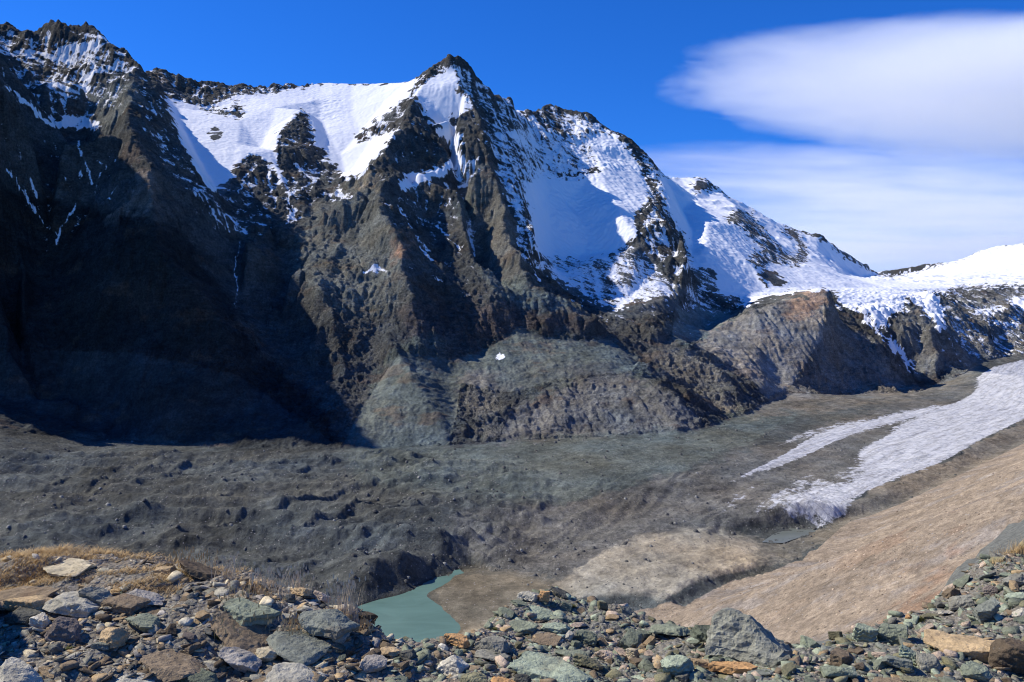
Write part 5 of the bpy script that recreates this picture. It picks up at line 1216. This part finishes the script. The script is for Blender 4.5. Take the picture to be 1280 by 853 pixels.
# ------------------------------------------------------------------ dry grass, tufts, cushions
def grass_material(name, a, b):
    t = NT(name); p = t.pos(); c = t.mix(t.mapr(t.noise(p, 9, 4, .6), .3, .7, 0, 1), a, b)
    t.bsdf(c, .8, .15); return t.m
MAT_GR = grass_material('dry_grass', (.52,.33,.12), (.68,.50,.26)); MAT_ST = grass_material('dry_stems', (.58,.45,.28), (.74,.61,.42)); MAT_MO = grass_material('moss', (.10,.115,.03), (.22,.20,.06))
def blades(g, roots, hts, width, lean, seg=3):
    n = len(roots); a = g.rand(n)*6.283; L_ = g.uniform(.25,1,n)*lean; w = width*g.uniform(.6,1.3,n)
    d = np.stack([np.cos(a), np.sin(a), np.zeros(n)], -1); s = np.stack([-np.sin(a), np.cos(a), np.zeros(n)], -1)
    pts = []
    for k in range(seg+1):
        t_ = k/seg; c = roots+d*(L_*hts*t_**1.8)[:,None]+np.array([0,0,1])*(hts*t_*(1-.25*lean*t_))[:,None]
        ww = (w*(1-t_*.85)/2)[:,None]; pts += [c-s*ww, c+s*ww]
    co = np.stack(pts, 1); m = 2*(seg+1)
    q_ = np.concatenate([np.array([[2*k,2*k+1,2*k+3,2*k+2]]) for k in range(seg)])
    return co.reshape(-1,3), (q_[None]+(np.arange(n)*m)[:,None,None]).reshape(-1,4)
g = np.random.RandomState(21)
def turf():
    n = 60000
    v = g.uniform(684, 742, n); u = g.uniform(-60, 340, n)
    y = g.uniform(5.75, 7.3, n); x = (u-CU)/F*y
    z = NG.sample(x.astype(np.float32), y.astype(np.float32))
    d = fbm(x/.55, y/.35, 4, .6, seed=311)+.5*sstep(6.3,6.95,y)+.25*sstep(-2.6,-3.6,x)-.1
    k = (g.rand(n) < np.clip(d*1.5, 0, 1)) & (z > -2.15)
    x, y, z = x[k], y[k], z[k]
    h = g.uniform(.018,.06,len(x))*(1+.6*sstep(6.5,6.95,y))
    co, q_ = blades(g, np.stack([x, y, z-.005], -1), h, .0045, 1.3)
    tag(np_mesh('dry_grass', co, q_, None, MAT_GR, smooth=False), 'short tan dry grass covering the flat behind the left rubble', 'grass', kind='stuff')
turf()
def tuft(u, v, hpx, n, spread, lean, mat, label, group, seedheads=True, name='grass_tuft', width=.0034):
    hit = ground_hit(u, v)
    if hit is None: return
    x, y, z = hit; H_ = hpx*y/F
    spread *= .5; n = max(n, 44); r = np.stack([g.normal(0, spread, n), g.normal(0, spread*.7, n), np.zeros(n)], -1)
    h = H_*g.uniform(.35,1,n)**.8
    for k in range(n): r[k,2] = gz(x+r[k,0], y+r[k,1])-z-.01
    co, q_ = blades(g, r, h, width, lean)
    if seedheads:
        tips = co.reshape(n, 8, 3)[:, 6]; e = []; f = []
        for k in range(0, n, 2):
            b = len(co)+len(e); t_ = tips[k]
            for j in range(4):
                zz = -.008+.016*j/3*2; ww = (.001,.005,.004,.001)[j]
                e += [t_+np.array([-ww,0,zz]), t_+np.array([ww,0,zz])]
            for j in range(3): f.append([b+2*j, b+2*j+1, b+2*j+3, b+2*j+2])
        co = np.concatenate([co, np.array(e)]); q_ = np.concatenate([q_, np.array(f)])
    o = np_mesh(name, co, q_, None, mat, smooth=False); o.location = (x, y, z); tag(o, label, 'grass tuft' if name == 'grass_tuft' else 'moss', group)
GT = 'dry grass tufts along the brink'
for (u, v, hp, n, sp, ln, lab) in [
 (228,708,26,70,.10,.7,'dry grass tuft in front of the big dark brink slab'), (285,722,34,60,.10,.6,'tall loose grass tuft at the far end of the big dark brink slab'),
 (196,694,34,26,.12,.35,'thin tall stems standing where the flat turf meets the brink'), (150,688,22,60,.11,.5,'wispy stems on the brink behind the cream slab'), (60,690,20,60,.10,.5,'low stems on the brink far left of the cream slab'),
 (255,712,30,50,.12,.6,'dry stems rising out of the middle of the dark brink slab'), (330,742,36,60,.10,.6,'straw coloured tuft right of the overhanging slab'), (352,748,44,40,.08,.5,'leaning straw stems above the wide dipping slab'),
 (372,742,40,36,.08,.35,'fine tall stems behind the grass tan stone'), (365,792,26,90,.10,.9,'bushy yellow grass clump against the brink boulder'), (438,772,60,26,.06,.25,'tall upright stems at the brink right above the lake'), (425,770,44,24,.07,.35,'shorter upright stems beside the tall lake stems'),
 (300,752,24,50,.12,.8,'flattened straw tuft behind the overhanging slab'), (310,790,30,18,.05,.8,'few arching blades over the wide dipping slab'), (282,795,20,60,.09,.9,'greenish straw tuft left of the wide dipping slab'), (455,790,20,50,.06,.8,'orange grass clump hanging on the brink by the lake')]:
    tuft(u, v, hp, n, sp, ln, MAT_ST if hp > 32 else MAT_GR, lab, GT)
for (u, v, hp, n, sp, lab) in [(1262,694,22,260,.16,'thick tan grass clump high on the right slope'), (1246,704,16,120,.12,'smaller tan grass clump just left of the thick clump'), (1276,690,24,120,.1,'reddish grass clump at the photo edge on the right slope')]:
    tuft(u, v, hp, n, sp, .8, MAT_GR, lab, 'grass clumps on the right slope', False)
for (u, v, n, lab) in [(1151,777,160,'round green moss cushion below the orange pebble'), (1069,812,150,'yellow green moss cushion under the brink leaning slab'), (1104,832,110,'moss cushion between the pinkish flat stone and the under boulder'), (1141,834,110,'moss cushion under the pale sliver'), (1130,858,130,'moss cushion between the brown and olive edge slabs'), (716,760,110,'small moss cushion near the crown of the green mound'), (618,788,110,'moss cushion on the left flank of the mound'), (1186,738,90,'moss spot by the grey slope boulder'), (272,800,140,'green yellow plant cushion left of the cream round stone'), (575,862,150,'moss cushion under the quartz boulder at the photo edge'), (84,812,90,'small green plant below the tilted purple slab'), (985,850,90,'moss cushion right of the lower blue slab')]:
    tuft(u, min(v,862), 7, n, .022, 1.0, MAT_MO, lab, 'moss cushions among the stones', False, 'moss_cushion', .007)
# ------------------------------------------------------------------ clouds: lens clouds far behind the mountains
def cloud_material(name, dens, nscale, namp, power, seed, streak=0.0, lean=0.0):
    t = NT(name); o = t.objc()
    sx = t.n('ShaderNodeSeparateXYZ'); t.l(o, sx.inputs[0])
    nz = t.noise(t.scaled(o, nscale), 1.0, 5, .62, .4); t.t.nodes[-1].noise_dimensions = '3D'
    ln = t.n('ShaderNodeVectorMath', operation='LENGTH'); t.l(o, ln.inputs[0])
    r2 = t.math('POWER', ln.outputs['Value'], 2.0)
    e = t.math('SUBTRACT', 1.0, r2)
    e = t.math('ADD', e, t.math('MULTIPLY', t.math('SUBTRACT', nz, .5), namp))
    if lean: e = t.math('ADD', e, t.math('MULTIPLY', sx.outputs[2], lean))
    e = t.math('MAXIMUM', e, 0.0)
    e = t.math('POWER', e, power)
    # nothing at the border of the box
    e = t.math('MULTIPLY', e, t.ss(1.22, 1.02, ln.outputs['Value']))
    if streak:
        st = t.noise(t.scaled(o, (nscale[0]*.6, nscale[1], nscale[2]*4)), 1.0, 4, .6)
        e = t.math('MULTIPLY', e, t.mapr(st, .35, .68, 1-streak, 1+streak*.6))
    v = t.n('ShaderNodeVolumeScatter'); v.inputs['Color'].default_value = (.97,.985,1,1); v.inputs['Anisotropy'].default_value = 0.0
    t.l(t.math('MULTIPLY', e, dens), v.inputs['Density']); t.l(v.outputs[0], t.out.inputs['Volume'])
    return t.m
def cloud(u, v, D, wpx, hpx, depth, mat, label, rot=0.0):
    bm = bmesh.new(); bmesh.ops.create_icosphere(bm, subdivisions=3, radius=1.26)
    me = bpy.data.meshes.new('cloud'); bm.to_mesh(me); bm.free(); me.materials.append(mat)
    o = bpy.data.objects.new('cloud', me); COL.objects.link(o)
    o.location = P(u, v, D); o.scale = (wpx/F*D, depth, hpx/F*D); o.rotation_euler = (0, rot, 0)
    return tag(o, label, 'cloud', 'clouds over the ice saddle')
cloud(1328, 128, 15500, 494, 90, 1600, cloud_material('lens_cloud', .0012, (4.5,1.5,4.0), .85, .62, 1, lean=.3), 'big smooth white lens shaped cloud, highest in the sky', rot=math.radians(2))
cloud(1360, 50, 16500, 300, 40, 1500, cloud_material('wisp_cloud', .0009, (3.0,1.2,3.2), 1.1, 1.0, 3, streak=.6), 'faint wisp trailing above the big lens cloud at its far end', rot=math.radians(-8))
cloud(1130, 232, 19500, 420, 46, 2200, cloud_material('veil_cloud', .0006, (3.4,1.5,2.4), 1.3, 1.0, 2, streak=1.0), 'thin streaky cloud veil in the gap under the lens cloud', rot=math.radians(3))
cloud(1180, 305, 21000, 420, 72, 2600, cloud_material('low_cloud', .00075, (2.8,1.5,2.0), .9, 1.0, 4, streak=.7), 'broad pale cloud band just above the ice saddle', rot=math.radians(1))
scene.cycles.volume_bounces = 14; scene.cycles.volume_step_rate = 1.0; scene.cycles.volume_max_steps = 128
# ------------------------------------------------------------------ camera, sun, sky
cam = bpy.data.cameras.new('camera'); cam_o = bpy.data.objects.new('camera', cam); COL.objects.link(cam_o)
cam_o.rotation_euler = (math.pi/2, 0, 0); cam.lens = 30; cam.sensor_width = 36; cam.clip_start = .1; cam.clip_end = 90000; scene.camera = cam_o
wd = bpy.data.worlds.new('World'); scene.world = wd; wd.use_nodes = True
wt = wd.node_tree; bg = wt.nodes['Background']
sky = wt.nodes.new('ShaderNodeTexSky'); sky.sky_type = 'NISHITA'; sky.sun_disc = False
sky.sun_elevation = SUN_EL; sky.sun_rotation = SUN_AZ; sky.altitude = 2400; sky.air_density = 1.0; sky.dust_density = .15; sky.ozone_density = 4.0
hs = wt.nodes.new('ShaderNodeHueSaturation'); hs.inputs['Saturation'].default_value = 1.25
wt.links.new(sky.outputs[0], hs.inputs['Color']); tm = wt.nodes.new('ShaderNodeMix'); tm.data_type = 'RGBA'; tm.blend_type = 'MULTIPLY'; tm.inputs[0].default_value = 1; tm.inputs[7].default_value = (.46,.93,1.56,1)
wt.links.new(hs.outputs[0], tm.inputs[6]); wt.links.new(tm.outputs[2], bg.inputs[0]); bg.inputs[1].default_value = .11
sun = bpy.data.lights.new('sun', 'SUN'); sun.energy = 5.0; sun.angle = math.radians(.53); sun.color = (1.0,.94,.84)
sun_o = bpy.data.objects.new('sun', sun); COL.objects.link(sun_o)
SD = Vector((math.sin(SUN_AZ)*math.cos(SUN_EL), math.cos(SUN_AZ)*math.cos(SUN_EL), math.sin(SUN_EL)))
sun_o.rotation_euler = SD.to_track_quat('Z', 'Y').to_euler()
vs_ = scene.view_settings; vs_.view_transform = 'Standard'; vs_.look = 'None'; vs_.gamma = 1; vs_.exposure = .1; vs_.use_curve_mapping = False
scene.cycles.max_bounces = 16; scene.cycles.diffuse_bounces = 2
scene.cycles.filter_width = 1.1
scene.cycles.use_denoising = True; scene.cycles.denoiser = 'OPENIMAGEDENOISE'; scene.cycles.denoising_input_passes = 'RGB_ALBEDO_NORMAL'; scene.cycles.denoising_prefilter = 'ACCURATE'
scene.cycles.volume_bounces = 14
